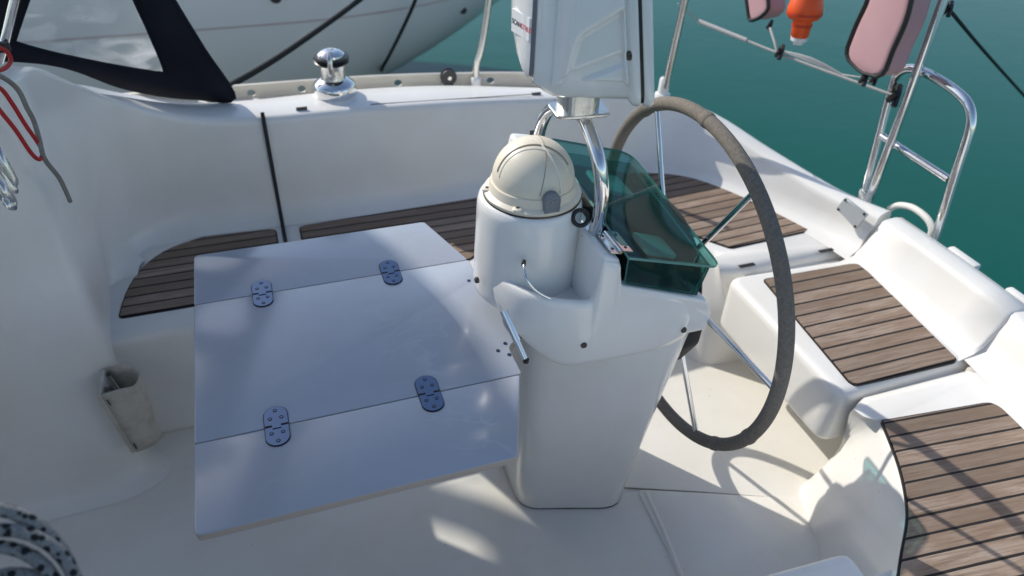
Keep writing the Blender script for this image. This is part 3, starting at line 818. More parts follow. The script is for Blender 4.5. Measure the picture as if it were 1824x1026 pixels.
mb.prism(roundpoly([(.556, -.035), (.672, -.045), (.680, .035), (.56, .045)], .02, 4), 1.166, 1.174); mb.prism(roundpoly([(.572, -.04), (.652, -.04), (.652, .04), (.572, .04)], .03, 5), 1.172, 1.24); mb.bevel(.002, 1)
obj('mounting_plate', mb, CHROME_DULL, ar)
mb = MB(); cr = Vector((0.6000, -0.0948, 0.9662)); d1 = Vector((-.15, -.8, .5)).normalized(); d2 = Vector((0, 0, 1)).cross(d1).normalized(); d3 = d1.cross(d2)
mb.tube([cr + .0165 * (d2 * math.cos(2 * math.pi * i / 28) + d3 * math.sin(2 * math.pi * i / 28)) for i in range(28)], .0048, 10, closed=True)
ring = obj('rubber_ring', mb, BLACK, None, origin=tuple(cr)); tag(ring, 'small black rubber ring looped at the foot of the near chrome arm', 'ring')

pod = thing('instrument_pod', 'white glossy moulded instrument pod with red and black lettering above the compass', 'instrument pod', (.592, 0, 1.23))
pod.rotation_euler = (0, 0, R(-16)); LOC[pod.name] = Vector((0, 0, 1.23))
def lean(u, z): return u - .175 * (z - 1.235) * sstep(-.02, .10, u)
def sec(u, hw, z0, z1, r, seg=6, r2=None):
    P = roundpoly([(-hw, z0), (hw, z0), (hw, z1), (-hw, z1)], r, seg)
    return [Vector((lean(u, z), y, z)) for y, z in P]
def shell(name, secs, m=None):
    mb = MB(); mb.loft(secs, True, True, True); return obj(name, mb, m or GEL_POD, pod, sharp=60)
shell('rear_shell', [sec(-.1235, .010, 1.37, 1.44, .008), sec(-.122, .026, 1.345, 1.46, .02), sec(-.118, .042, 1.325, 1.475, .03), sec(-.1129, .058, 1.300, 1.488, .035), sec(-.1029, .084, 1.276, 1.50, .04), sec(-.096, .093, 1.266, 1.508, .042), sec(-.0925, .097, 1.264, 1.51, .042)])
shell('gasket', [sec(-.0935, .094, 1.267, 1.507, .042), sec(-.0835, .0965, 1.265, 1.509, .042)], mat('grey gasket', (.2, .2, .24), .5))
shell('main_shell', [sec(-.084, .096, 1.265, 1.508, .042), sec(-.0838, .099, 1.260, 1.511, .042), sec(-.081, .1035, 1.254, 1.514, .046), sec(-.074, .1095, 1.248, 1.516, .058), sec(-.062, .116, 1.241, 1.518, .058), sec(-.045, .1222, 1.235, 1.52, .058), sec(-.02, .1227, 1.2325, 1.521, .058), sec(.03, .123, 1.232, 1.522, .058), sec(.098, .1235, 1.232, 1.522, .056), sec(.101, .125, 1.231, 1.523, .04), sec(.105, .1295, 1.2265, 1.527, .04), sec(.1175, .1305, 1.225, 1.528, .04), sec(.119, .1295, 1.226, 1.527, .04)])
shell('gasket', [sec(.1185, .127, 1.2295, 1.524, .04), sec(.1265, .127, 1.2295, 1.524, .04)], BLACK)
shell('front_bezel', [sec(.126, .129, 1.2265, 1.527, .04), sec(.1275, .1305, 1.225, 1.529, .04), sec(.1395, .131, 1.225, 1.529, .04), sec(.1445, .1285, 1.228, 1.526, .04), sec(.146, .122, 1.236, 1.517, .04)])
g0, g1 = (-.0245, 1.2846), (.0859, 1.3313)
mb = MB(); NX, NZ = 60, 64
x0, x1, z0, z1 = -.052, .0985, 1.270, 1.485
grid = []
for i in range(NX + 1):
    row = []
    for j in range(NZ + 1):
        x = x0 + (x1 - x0) * i / NX; z = z0 + (z1 - z0) * j / NZ
        e = min(sstep(x0, x0 + .03, x), sstep(x1 + .0005, x1 - .008, x), sstep(z0, z0 + .018, z), sstep(z1, z1 - .02, z))
        hgt = .019 * e
        lx = lean(x, z)
        rec = sstep(-.020 + (z - 1.367) * .23, -.002 + (z - 1.367) * .23, lx) * sstep(1.386 + lx * .66, 1.366 + lx * .66, z) * sstep(x1 - .004, x1 - .012, x)
        hgt -= .0175 * rec
        t = max(0, min(1, ((lx - g0[0]) * (g1[0] - g0[0]) + (z - g0[1]) * (g1[1] - g0[1])) / ((g1[0] - g0[0]) ** 2 + (g1[1] - g0[1]) ** 2)))
        dd = math.hypot(lx - g0[0] - t * (g1[0] - g0[0]), z - g0[1] - t * (g1[1] - g0[1]))
        hgt -= .011 * sstep(.0175, .004, dd) * (1 - .3 * t)
        sh = .1225 - .0015 * sstep(-.03, -.052, x)
        row.append(mb.v((lx, -sh - max(hgt, -.010) - .0012 - .006 * e, z)))
    grid.append(row)
for i in range(NX):
    for j in range(NZ): mb.f([grid[i][j], grid[i + 1][j], grid[i + 1][j + 1], grid[i][j + 1]])
obj('side_panel', mb, GEL_POD, pod, sharp=80)
mb = MB(); MY = Matrix(((1, 0, 0), (0, 0, -1), (0, 1, 0)))
mb.lathe([(.0095, -.012), (.0095, .002), (.007, .005)], (g1[0], -.124, g1[1]), MY, 18); mb.lathe([(.0045, .002), (.004, .0055)], (g1[0], -.124, g1[1]), MY, 6, 1)
obj('side_screw', mb, [SCREW, BLACK], pod)
# sticker with the maker's word, on the front of the pod
def txt(s, size, m, loc, rx, ry, name, parent):
    cu = bpy.data.curves.new(name, 'FONT'); cu.body = s; cu.size = size; cu.extrude = .0003; cu.align_x = 'LEFT'
    o = bpy.data.objects.new('tmp', cu); COL.objects.link(o)
    bpy.context.view_layer.update()
    me = bpy.data.meshes.new_from_object(o.evaluated_get(bpy.context.evaluated_depsgraph_get()))
    wd = max(v.co.x for v in me.vertices)
    bpy.data.objects.remove(o); bpy.data.curves.remove(cu)
    M = Matrix((rx, ry, rx.cross(ry))).transposed()
    off = LOC[parent.name]
    for v in me.vertices: v.co = Vector(loc) + M @ v.co - off
    me.materials.clear(); me.materials.append(m)
    q = bpy.data.objects.new(name, me); COL.objects.link(q); q.parent = parent; LOC[q.name] = off
    return wd
A_, B_ = Vector((-.0948, -.0955, 0)), Vector((-.1131, -.0572, 0))
rx = (A_ - B_).normalized(); ry = Vector((0, 0, 1)); nz_ = rx.cross(ry)
def on_lab(d, z, h=0): return A_ - rx * d + Vector((0, 0, z)) + nz_ * h
mb = MB()
mb.loft([[on_lab(.0005, 1.343, h), on_lab(.0005, 1.384, h), on_lab(.066, 1.384, h), on_lab(.066, 1.343, h)] for h in (-.002, .0018)], True, True, True); stk = obj('sticker', mb, LABEL, pod); LOC[stk.name] = LOC[pod.name]
w1 = txt('SCAN', 0.0132, TXT_DARK, on_lab(.064, 1.3585, .0021), rx, ry, 'lettering', stk)
txt('STRUT', 0.0132, TXT_RED, on_lab(.064 - w1 - .0006, 1.3585, .0021), rx, ry, 'lettering', stk)

# ------------------------------------------------------------------ steering wheel
WC = Vector((.943, 0, .673)); th = .027
wx = Vector((0, 1, 0)); wy = Vector((-math.sin(th), 0, math.cos(th))); wn_ = Vector((math.cos(th), 0, math.sin(th)))
wh = thing('helm', 'large leather wrapped steering wheel with thin chrome spokes behind the pedestal', 'steering wheel', tuple(WC))
def wp(a, r, o=0): return WC + wx * r * math.cos(R(a)) + wy * r * math.sin(R(a)) + wn_ * o
mb = MB(); mb.tube([wp(a, .440) for a in range(0, 360, 2)], .0168, 20, closed=True); rim = obj('rim', mb, LEATHER, wh)
for a in (90.7, 52, -132.3, 205):
    mb = MB()
    mb.tube([wp(a + d, .440) for d in (-1.5, -1.2, -.5, .5, 1.2, 1.5)], lambda t: .0168 + .0022 * math.sin(math.pi * (t * .9 + .05)), 20); obj('wrap_seam', mb, LEATHER, rim)
for a in (0, 60, 120, 180, 240, 300):
    mb = MB(); mb.tube([wp(a, .045, -.028), wp(a, .10, -.02), wp(a, .424, 0)], .0072, 14); obj('spoke', mb, CHROME, wh)
MW = Matrix((wx, wy, wn_)).transposed()
mb = MB(); mb.lathe([(.03, -.05), (.055, -.045), (.06, -.02), (.045, -.006), (.03, 0), (.028, .02)], WC, MW, 40); obj('hub', mb, CHROME_DULL, wh)

# ------------------------------------------------------------------ winch on the far coaming
wc = Vector((0.2406, 1.2256, 0.7550)); wc = Vector((.247, 1.215, .750))
wi = thing('winch', 'polished chrome sheet winch standing on the far coaming with its shadow beside it', 'winch', tuple(wc))
mb = MB(); mb.lathe([(.070, -.004), (.073, .004), (.0735, .028), (.072, .036), (.067, .043), (.050, .055), (.040, .059)], wc, seg=48); obj('base', mb, CHROME, wi, sharp=50)
mb = MB(); mb.lathe([(.043, .055), (.040, .066), (.0395, .085), (.041, .104), (.045, .112)], wc, seg=48); obj('drum', mb, CHROME_DULL, wi)
mb = MB(); mb.lathe([(.036, .110), (.057, .113), (.060, .118), (.054, .122), (.055, .127), (.060, .131), (.058, .136), (.034, .138)], wc, seg=48)
obj('self_tailer', mb, BLACK, wi, sharp=50)
mb = MB(); mb.lathe([(.046, .136), (.045, .143), (.034, .152), (.018, .157), (.012, .157), (.011, .150), (.001, .150)], wc, seg=40); obj('top_cap', mb, CHROME, wi)
mb = MB()
P = [wc + Vector(q) for q in [(-.012, -.052, .086), (-.012, -.058, .118), (-.010, -.052, .143), (-.006, -.036, .156)]]
mb.tube(P, .0095, 8, smooth=3); obj('feeder_arm', mb, CHROME_DULL, wi)
mb = MB(); mb.lathe([(.076, -.006), (.0755, .001), (.073, .002)], wc, seg=40); obj('plinth', mb, GEL, wi)

# fairlead block on the toe rail
b0 = Vector((0.7127, 1.4300, 0.6796))
bl = thing('fairlead_block', 'small black pulley block on the toe rail in front of the green water', 'pulley', tuple(b0 - Vector((0, 0, .035))))
mb = MB(); MYr = Matrix(((1, 0, 0), (0, 0, -1), (0, 1, 0)))
mb.lathe([(.012, -.016), (.030, -.014), (.032, -.008), (.026, -.003), (.026, .003), (.032, .008), (.030, .014), (.012, .016)], b0 + Vector((0, 0, .008)), MYr, 24); obj('sheave', mb, BLOCKM, bl, sharp=30)
mb = MB(); mb.box((-.018, -.02, -.045), (.018, .02, -.02), c=b0); mb.bevel(.005); obj('car', mb, BLOCKM, bl)
mb = MB(); mb.tube([b0 + Vector((0, -.02, .008)), b0 + Vector((0, .02, .008))], .008, 10); obj('axle', mb, CHROME_DULL, bl)

# ------------------------------------------------------------------ stanchions
def stanchion(pts, label, base):
    s = thing('stanchion', label, 'stanchion', tuple(base), 'stanchions along the boat edge')
    mb = MB(); mb.tube(pts, .0135, 16, smooth=4); obj('post', mb, CHROME_DULL, s)
    mb = MB(); mb.lathe([(.030, 0), (.030, .006), (.021, .010), (.020, .065), (.016, .07)], base, seg=20); obj('socket', mb, GEL_WHITE, s)
p0 = Vector((0.8264, 1.4300, 0.6503)); stanchion([p0 - Vector((0, 0, .02)), p0 + Vector((.0, 0, .07)), Vector((0.8462, 1.4300, 0.7922)), Vector((0.8753, 1.4300, 0.9715)), Vector((0.8919, 1.4300, 1.1296)), Vector((0.8987, 1.4300, 1.2049))], 'bent stainless stanchion standing on the toe rail between winch and white pod', p0 - Vector((0, 0, .045)))
p0 = Vector((1.50, 1.115, .66)); stanchion([p0, Vector((1.5000, 1.1026, 0.7201)), Vector((1.4900, 1.0555, 1.0311)), Vector((1.4850, 1.0367, 1.1774))], 'straight stainless stanchion at the stern corner right of the white pod', p0)

# ------------------------------------------------------------------ pushpit post, swim ladder, life line
pp = thing('pushpit_post', 'upright stainless stern rail post beside the folded ladder', 'rail post', (1.945, .415, .5))
mb = MB(); mb.tube([(1.955, .405, .47), (1.9600, 0.3993, 0.5300), (1.9650, 0.4027, 0.8809), (1.9700, 0.4135, 1.1932), (1.9750, 0.4233, 1.4048)], .0150, 18); obj('tube', mb, CHROME, pp)
mb = MB(); mb.lathe([(.032, 0), (.032, .006), (.022, .01), (.020, .03)], (1.955, .405, .47), seg=20); obj('foot', mb, CHROME_DULL, pp)
la = thing('swim_ladder', 'folded stainless swim ladder standing up over the stern', 'ladder', (2.0, .3, .5))
mb = MB(); mb.tube([(2.0000, 0.4617, 0.5003), (2.0000, 0.4873, 0.7090), (2.0000, 0.5076, 0.8734), (2.0000, 0.5072, 0.9259), (2.0000, 0.4728, 0.9595), (2.0000, 0.4122, 0.9709), (2.0000, 0.3480, 0.9698), (2.0000, 0.2763, 0.9620), (2.0000, 0.2192, 0.9443), (2.0000, 0.1858, 0.9049), (2.0000, 0.1726, 0.8469), (2.0000, 0.1550, 0.7016), (2.0000, 0.1315, 0.5275), (2.0000, 0.1148, 0.3571)], .0145, 18, smooth=5); obj('frame', mb, CHROME, la)
mb = MB(); mb.tube([(2.0000, 0.4892, 0.7187), (2.0000, 0.1739, 0.7114)], .0125, 16); obj('rung', mb, CHROME, la)
for q in ((2.0000, 0.4547, 0.5043), (2.0000, 0.1267, 0.4799)):
    mb = MB(); mb.box((-.02, -.02, -.03), (.02, .02, .015), c=q); mb.bevel(.006); obj('hinge_block', mb, CHROME_DULL, la)
mb = MB(); mb.tube([(2.0000, 0.3371, 0.5094), (2.0000, 0.3105, 0.5384), (2.0000, 0.2560, 0.5612), (2.0000, 0.1920, 0.5598), (2.0000, 0.1564, 0.5381), (2.0000, 0.1471, 0.4956)], .0115, 12, smooth=5)
ho = obj('hose_loop', mb, HOSE, None, origin=(2.0, .2, .5)); tag(ho, 'short loop of white hose at the foot of the ladder', 'hose')
ll = thing('life_line', 'grey lashed guard line running across the open stern to the ladder', 'guard line', (1.9, .46, .87))
e0 = Vector((1.9850, 0.4648, 0.8687)); e1 = Vector((1.6600, 1.1986, 0.9101)); e2 = Vector((1.486, 1.09, 1.02))
mb = MB(); mb.tube([e0, lerp(e0, e1, .5) - Vector((0, 0, .006)), e1], .0048, 10, smooth=4); mb.tube([e1, lerp(e1, lerp(e0, e1, .5), .55) - Vector((0, 0, .003))], .0085, 12); obj('wire', mb, LINE_GREY, ll)
mb = MB(); mb.tube([e1, e2], .0025, 8); obj('thin_wire', mb, LINE_GREY, ll)
mb = MB()
for k_ in range(3):
    o_ = Vector((0, 0, .004 - .006 * k_)); mb.tube([(1.7900, 0.8490, 0.9055), lerp((1.8000, 0.7989, 0.9260), (1.8600, 0.6548, 0.8989), .5) + o_, (1.8850, 0.6245, 0.8922)], .0035, 8, smooth=3)
mb.tube([(1.8850, 0.6245, 0.8922), (1.9000, 0.5515, 0.9087), (1.9300, 0.5120, 0.8941)], .003, 8); mb.tube([(1.8000, 0.9461, 0.9541), (1.7900, 0.8903, 0.9221), (1.7900, 0.8653, 0.8958)], .005, 8)
obj('lashing', mb, LINE_GREY, ll)
def knot(c, r, n=3, name='knot', m=BLACK, parent=ll):
    c = Vector(c); mb = MB()
    pts = [c + Vector((r * .8 * math.sin(1.3 * i + 1), r * math.cos(i * 1.1), r * .8 * math.sin(i * 1.7))) for i in range(9)]
    mb.tube(pts, r * .36, 8, smooth=4); obj(name, mb, m, parent)
knot((1.7900, 0.8467, 0.9002), .022); knot((1.9800, 0.4662, 0.8725), .03); knot((1.9100, 0.5070, 0.9210), .018)

# ------------------------------------------------------------------ horseshoe buoy and its light
hb = thing('horseshoe_buoy', 'faded pink horseshoe lifebuoy with black piping hanging at the stern', 'lifebuoy', (1.88, .8, 1.25))
cl = catmull([Vector(q) for q in ((1.8800, 1.0716, 0.9512), (1.8800, 1.1010, 0.9948), (1.8800, 1.1644, 1.1105), (1.8800, 1.1570, 1.2851), (1.8800, 0.9102, 1.3979), (1.8800, 0.6488, 1.3485), (1.8800, 0.5169, 1.2511), (1.8800, 0.4846, 1.1620), (1.8800, 0.4962, 1.0556), (1.8800, 0.5011, 0.9541))], 6)
body, edgeL, edgeR = [], [], []
L_ = len(cl)
for i, q in enumerate(cl):
    t = (cl[min(i + 1, L_ - 1)] - cl[max(i - 1, 0)]).normalized(); f_ = i / (L_ - 1)
    nx = Vector((-1, 0, 0)); sd = t.cross(nx).normalized(); nx = sd.cross(t)
    hw = (.058 + .034 * f_) * math.sqrt(max(.02, 1 - max(0, 1 - min(i, L_ - 1 - i) / 3.2) ** 2)); ht = .045
    P = roundpoly([(-hw, -ht), (hw, -ht), (hw, ht), (-hw, ht)], min(.022, hw * .6), 4)
    body.append([q + sd * a + nx * b for a, b in P]); edgeL.append(q + sd * (hw + .001) + nx * ht * .92); edgeR.append(q - sd * (hw + .001) + nx * ht * .92)
mb = MB(); mb.loft(body, True, True, True)
for fc in mb.bm.faces:
    pass
obj('cover', mb, BUOY, hb, sharp=60)
mb = MB(); mb.tube([q for q in edgeL] + [q for q in reversed(edgeR)], .0075, 8, closed=True); obj('piping', mb, BLACK, hb)
knot((1.8500, 1.0125, 0.9400), .016, name='strap_tab', parent=hb); knot((1.8500, 0.4899, 0.9331), .02, name='strap_tab', parent=hb)
of = thing('rescue_light', 'orange rescue light float with clear tip hanging beside the pink buoy', 'rescue light', tuple((1.8600, 0.8642, 1.0346)))
ax = (Vector((1.8600, 0.8513, 0.9398)) - Vector((1.8600, 0.8625, 1.0734))); sc = ax.length / .70; ax.normalize()
zz = -ax; xx = Vector((1, 0, 0)); xx = (xx - zz * xx.dot(zz)).normalized(); yy = zz.cross(xx); M = Matrix((xx, yy, zz)).transposed()
o0 = Vector((1.8600, 0.8513, 0.9398))
u_ = sc / 100
mb = MB(); mb.lathe([(12 * u_, 3 * u_), (16 * u_, 6 * u_), (17.5 * u_, 32 * u_), (18 * u_, 35 * u_), (27 * u_, 38 * u_), (31 * u_, 44 * u_), (31.5 * u_, 56 * u_), (28 * u_, 70 * u_), (20 * u_, 92 * u_), (18 * u_, 130 * u_)], o0, M, 32); obj('float', mb, ORANGE, of, sharp=50)
mb = MB(); mb.lathe([(3 * u_, -12 * u_), (9 * u_, -9 * u_), (11 * u_, -3 * u_), (15 * u_, -2 * u_), (15.5 * u_, 4 * u_), (12 * u_, 5 * u_)], o0, M, 24); obj('lens', mb, LENS, of)
mb = MB(); mb.lathe([(32 * u_, 44.5 * u_), (32.4 * u_, 47 * u_), (32 * u_, 49.5 * u_)], o0, M, 32, cap=False); mb.lathe([(18.6 * u_, 24 * u_), (18.9 * u_, 26 * u_), (18.6 * u_, 28 * u_)], o0, M, 24, cap=False); obj('band', mb, mat('dark orange band', (.5, .04, .008), .4), of)
mb = MB(); mb.tube([(1.9700, 0.4099, 1.1861), (2.1000, 0.4796, 1.1293), (2.7000, 0.7830, 0.8552), (3.5000, 1.0963, 0.4628), (4.6000, 1.4668, -0.0936)], .0062, 10, smooth=6)
mr = obj('mooring_line', mb, ROPE_BLACK, None, origin=tuple((1.9700, 0.4099, 1.1861))); tag(mr, 'thin black line running down from the stern rail post to the right', 'line')
knot((2.0300, 0.4342, 1.1573), .02, name='line_knot', parent=mr)

# small name plate on the stern coaming
q = [Vector(PX(*a)) for a in ()]
pc, pu, pv = Vector((1.803, .43, .478)), None, None
c_ = [(1.8080, 0.3634, 0.5694), (1.8320, 0.2728, 0.5526), (1.8150, 0.2797, 0.4940), (1.7950, 0.3695, 0.5238)]
c_ = [Vector(v) for v in c_]
nn = (c_[1] - c_[0]).cross(c_[3] - c_[0]).normalized()
if nn.x > 0: nn = -nn
mb = MB(); mb.loft([[v - nn * .012 for v in c_], [v + nn * .003 for v in c_]], True, True, True); mb.bevel(.001, 1)
np_ = obj('maker_plate', mb, PLATE_GREY, None, origin=tuple(c_[0])); tag(np_, 'small blank grey plate screwed to the sunlit stern coaming', 'plate')
ctr = sum(c_, Vector()) / 4
for v in c_:
    mb = MB(); mb.lathe([(.005, 0), (.004, .003)], lerp(v, ctr, .16) + nn * .003, (lambda z: Matrix((z.orthogonal().normalized(), z.cross(z.orthogonal().normalized()), z)).transposed())(nn), 10); obj('plate_screw', mb, SCREW, np_)

# ------------------------------------------------------------------ winch handle pocket
pk = thing('winch_handle_pocket', 'beige leathercloth winch handle pocket fixed in the corner below the seat', 'pocket', (-.50, .40, .06))
TLf, TLn = Vector((-0.5182, 0.3900, 0.3930)), Vector((-0.5214, 0.2970, 0.3829))
BLn, BLf = Vector((-0.5002, 0.3070, 0.1397)), Vector((-0.4659, 0.3750, 0.1173))
mb = MB(); o_ = Vector((-.012, -.004, 0))
mb.loft([[TLf + o_, TLn + o_, BLn + o_, BLf + o_], [TLf, TLn, BLn, BLf]], True, True, True); mb.bevel(.002, 1); obj('back_plate', mb, VINYL_BEIGE, pk)
# D-shaped pocket standing off the plate
eu = (TLn - TLf); ev = ((BLn - TLn) + (BLf - TLf)) * .5; en = eu.cross(ev).normalized()
if en.x < 0: en = -en
rows = []
for i in range(9):
    t = i / 8
    w0, w1 = lerp(TLf, BLf, t), lerp(TLn, BLn, t); row = []
    for j in range(25):
        a = math.pi * j / 24
        d = (.088 - .048 * t) * max(0, math.sin(a)) ** .55
        q = lerp(w0, w1, .5 - .5 * math.cos(a) * (1 if abs(math.cos(a)) < .999 else 1)) + en * (d + .001)
        q.z += .022 * math.sin(a) * (1 - t) * -.6 + .004 * math.sin(5 * a) * (1 - t)
        row.append(q)
    rows.append(row)
mb = MB(); mb.loft(rows, False)
ob = obj('pouch', mb, VINYL_BEIGE, pk, sharp=60)
sm = ob.modifiers.new('thickness', 'SOLIDIFY'); sm.thickness = .003; sm.offset = 0
mb = MB(); nx_ = (TLn - TLf).cross(BLn - TLn).normalized(); nx_ = nx_ if nx_.x > 0 else -nx_
for p_ in ((-0.5148, 0.3750, 0.3811), (-0.5126, 0.3070, 0.3890), (-0.5045, 0.3200, 0.3783)): 
    mb = MB(); mb.lathe([(.006, -.003), (.006, .003), (.004, .005)], Vector(p_) + nx_ * .002, (lambda z: Matrix((z.orthogonal().normalized(), z.cross(z.orthogonal().normalized()), z)).transposed())(nx_), 10); obj('rivet', mb, SCREW, pk)
mb = MB(); mb.tube([Vector((-0.5131, 0.2910, 0.3677)), Vector((-0.5100, 0.2920, 0.3449))], .0016, 6); obj('slit', mb, BLACK, pk)
mb = MB(); mb.tube([Vector((-0.4968, 0.3010, 0.1806)), Vector((-0.4957, 0.3030, 0.1569))], .0016, 6); obj('slit', mb, BLACK, pk)

# ------------------------------------------------------------------ cords on the cabin end
rc = [(-40, 70), (-8, 82), (12, 92), (19, 108), (8, 122), (-15, 128), (-45, 132), (-70, 140), (-40, 148), (0, 157), (22, 185), (45, 222), (68, 255), (76, 272), (70, 284), (55, 272), (28, 232), (0, 197), (-30, 160), (-60, 130)]
red_pts = [(-0.4900, 0.3365, 1.2870), (-0.4860, 0.4099, 1.2490), (-0.4800, 0.4447, 1.2251), (-0.4780, 0.4405, 1.2076), (-0.4780, 0.3827, 1.2122), (-0.4820, 0.3144, 1.2311), (-0.4860, 0.2335, 1.2554), (-0.4840, 0.2526, 1.2329), (-0.4780, 0.3113, 1.1993), (-0.4760, 0.3393, 1.1551), (-0.4740, 0.3610, 1.1002), (-0.4740, 0.3976, 1.0406), (-0.4740, 0.4029, 1.0152), (-0.4740, 0.3634, 1.0187), (-0.4740, 0.3272, 1.0524), (-0.4760, 0.2975, 1.1168), (-0.4800, 0.2681, 1.1716), (-0.4860, 0.2426, 1.2348)]
mb = MB(); mb.tube(red_pts, .0044, 10, smooth=6); o = obj('red_cord', mb, CORD_RED, None, origin=(-.49, .5, 1.1)); tag(o, 'red cord hanging in a narrow loop against the white cabin end', 'cord')
mb = MB(); mb.tube([(-0.4860, 0.2635, 1.2590), (-0.4780, 0.3517, 1.2054), (-0.4740, 0.4006, 1.1600), (-0.4720, 0.4065, 1.1178), (-0.4720, 0.4183, 1.0834), (-0.4700, 0.4008, 1.0479), (-0.4700, 0.3852, 1.0099), (-0.4720, 0.4409, 0.9352), (-0.4740, 0.4619, 0.8900), (-0.4760, 0.4738, 0.8515)], .0052, 10, smooth=6)
o = obj('grey_cord', mb, CORD_GREY, None, origin=(-.49, .55, 1.1)); tag(o, 'grey cord end dangling beside the red loop', 'cord')
# bright folded clips at the left edge
def clip(pts, wd, label):
    P = catmull([Vector(q) for q in pts], 4); rows = []
    for q in P: rows.append([q + Vector((0, 0, 0)), q + Vector((.004, 0, wd * .2)) + Vector((0, wd * .55, wd * .5))])
    mb = MB(); mb.loft(rows, False); o = obj('metal_clip', mb, CHROME_DULL, None, origin=tuple(P[0])); sm = o.modifiers.new('thickness', 'SOLIDIFY'); sm.thickness = .003
    tag(o, label, 'clip', 'bright metal clips at the cabin end')
clip([(-0.4850, 0.1731, 1.1410), (-0.4760, 0.1547, 1.1260), (-0.4700, 0.1478, 1.1077), (-0.4660, 0.1451, 1.0767), (-0.4680, 0.1499, 1.0586), (-0.4740, 0.1416, 1.0592), (-0.4820, 0.1477, 1.0884), (-0.4860, 0.1435, 1.1122)], .018, 'upper folded metal clip below the red cord at the left edge')
clip([(-0.4850, 0.1055, 1.1113), (-0.4760, 0.0953, 1.0959), (-0.4700, 0.0895, 1.0842), (-0.4660, 0.0938, 1.0657), (-0.4680, 0.1019, 1.0469), (-0.4740, 0.0865, 1.0545), (-0.4820, 0.0952, 1.0674), (-0.4860, 0.0882, 1.0838)], .016, 'lower folded metal clip below the red cord at the left edge')

# ------------------------------------------------------------------ coiled rope at the near left
o0 = Vector((-.405, -.655, .945))
vd = (Vector((0, -1.305, 1.792)) - o0).normalized(); sx = Vector((0, 0, 1)).cross(vd).normalized(); sy = vd.cross(sx)
mb = MB(); pts = []
for i in range(0, 5 * 24 + 1):
    a = 2 * math.pi * i / 24; lp = i / 24
    r_ = .088 - .0125 * lp + .005 * math.sin(a * 1.3 + lp)
    pts.append(o0 + sx * (-r_ * 1.0 * math.cos(a)) + sy * (r_ * 1.25 * math.sin(a) - .012 * lp) + vd * (.014 * math.sin(lp * 2.1 + a * .5) + .004 * lp))
mb.tube(pts, .0084, 12); o = obj('rope_coil', mb, ROPE_FLECK, None, origin=tuple(o0)); tag(o, 'coil of grey rope with black flecks at the lower left corner', 'rope coil')

# ------------------------------------------------------------------ sprayhood
HY = 1.10
hd = thing('sprayhood', 'navy canvas sprayhood with scuffed clear side window over the cabin end', 'sprayhood', (-.5, 0, 1.1))
outer = [(-0.0853, 1.1900, 0.7762), (-0.1444, 1.1720, 0.9532), (-0.1972, 1.1550, 1.1117), (-0.2495, 1.1340, 1.2806), (-0.3004, 1.1100, 1.4506), (-0.4344, 1.1010, 1.5091), (-0.5905, 1.1050, 1.4851), (-0.6861, 1.1350, 1.2890), (-0.7616, 1.1590, 1.1136), (-0.8007, 1.1760, 0.9782), (-0.6794, 1.1770, 0.9575), (-0.5907, 1.1780, 0.9393), (-0.5188, 1.1800, 0.9113), (-0.4209, 1.1860, 0.8513), (-0.3165, 1.1890, 0.8099), (-0.2031, 1.1900, 0.7845)]
inner = [(-0.2764, 1.1770, 0.9015), (-0.2896, 1.1640, 1.0190), (-0.3060, 1.1530, 1.1187), (-0.3164, 1.1440, 1.1918), (-0.3285, 1.1340, 1.2689), (-0.3825, 1.1300, 1.3003), (-0.4381, 1.1300, 1.2980), (-0.4985, 1.1390, 1.2384), (-0.5615, 1.1510, 1.1495), (-0.6390, 1.1660, 1.0308), (-0.6419, 1.1680, 1.0141), (-0.5763, 1.1710, 0.9830), (-0.5006, 1.1730, 0.9557), (-0.4084, 1.1760, 0.9259), (-0.3268, 1.1780, 0.9020), (-0.2914, 1.1780, 0.8934)]
def dens(L): return catmull([Vector(q) for q in L], 5, True)
def wob(q): return Vector((q.x, q.y + .006 * math.sin(9 * q.x + 4) * math.sin(11 * q.z), q.z))
oi = [wob(q) for q in dens(outer)]; ii = [wob(q) for q in dens(inner)]
for s in (1,):
    f = lambda L: [Vector((q.x, q.y * s, q.z)) for q in L]
    mb = MB(); mb.loft([f(oi), f([lerp(a, b, .5) for a, b in zip(oi, ii)]), f(ii)], True)
    a = obj('side_panel', mb, CANVAS, hd); m_ = a.modifiers.new('thickness', 'SOLIDIFY'); m_.thickness = .004
    if s == 1:
        mb = MB(); mb.tube([q + Vector((0, -.003, 0)) for q in f(ii)], .003, 6, closed=True); obj('window_hem', mb, CANVAS, hd)
        mb = MB(); mb.tube(f(oi[0:16]), .006, 8); obj('edge_hem', mb, CANVAS, hd)
    mb = MB(); L = f(ii); c = sum(L, Vector()) / len(L); cv = mb.v(c); vs = [mb.v(q) for q in L]
    for i in range(len(vs)): mb.f([vs[i], vs[(i + 1) % len(vs)], cv])
    obj('side_window', mb, VINYL, hd)
def archv(x0, z0, xm, zm, y0):
    A = [Vector((x0, y0, z0)), Vector((x0 + (xm - x0) * .4, y0 * .93, z0 + (zm - z0) * .55)), Vector((x0 + (xm - x0) * .8, y0 * .7, z0 + (zm - z0) * .88)), Vector((xm, y0 * .3, zm))]
    A = A + [Vector((q.x, -q.y, q.z)) for q in reversed(A)]
    return catmull(A, 6)
aft0 = Vector((-0.3004, 1.1100, 1.4506)); fw0 = Vector((-0.5905, 1.1050, 1.4851))
a1 = archv(aft0.x, aft0.z, aft0.x - .08, aft0.z + .26, 1.11); a2 = archv(fw0.x, fw0.z, fw0.x - .02, fw0.z + .24, 1.105); a3 = archv(-1.9, 1.15, -1.9, 1.2, .9)
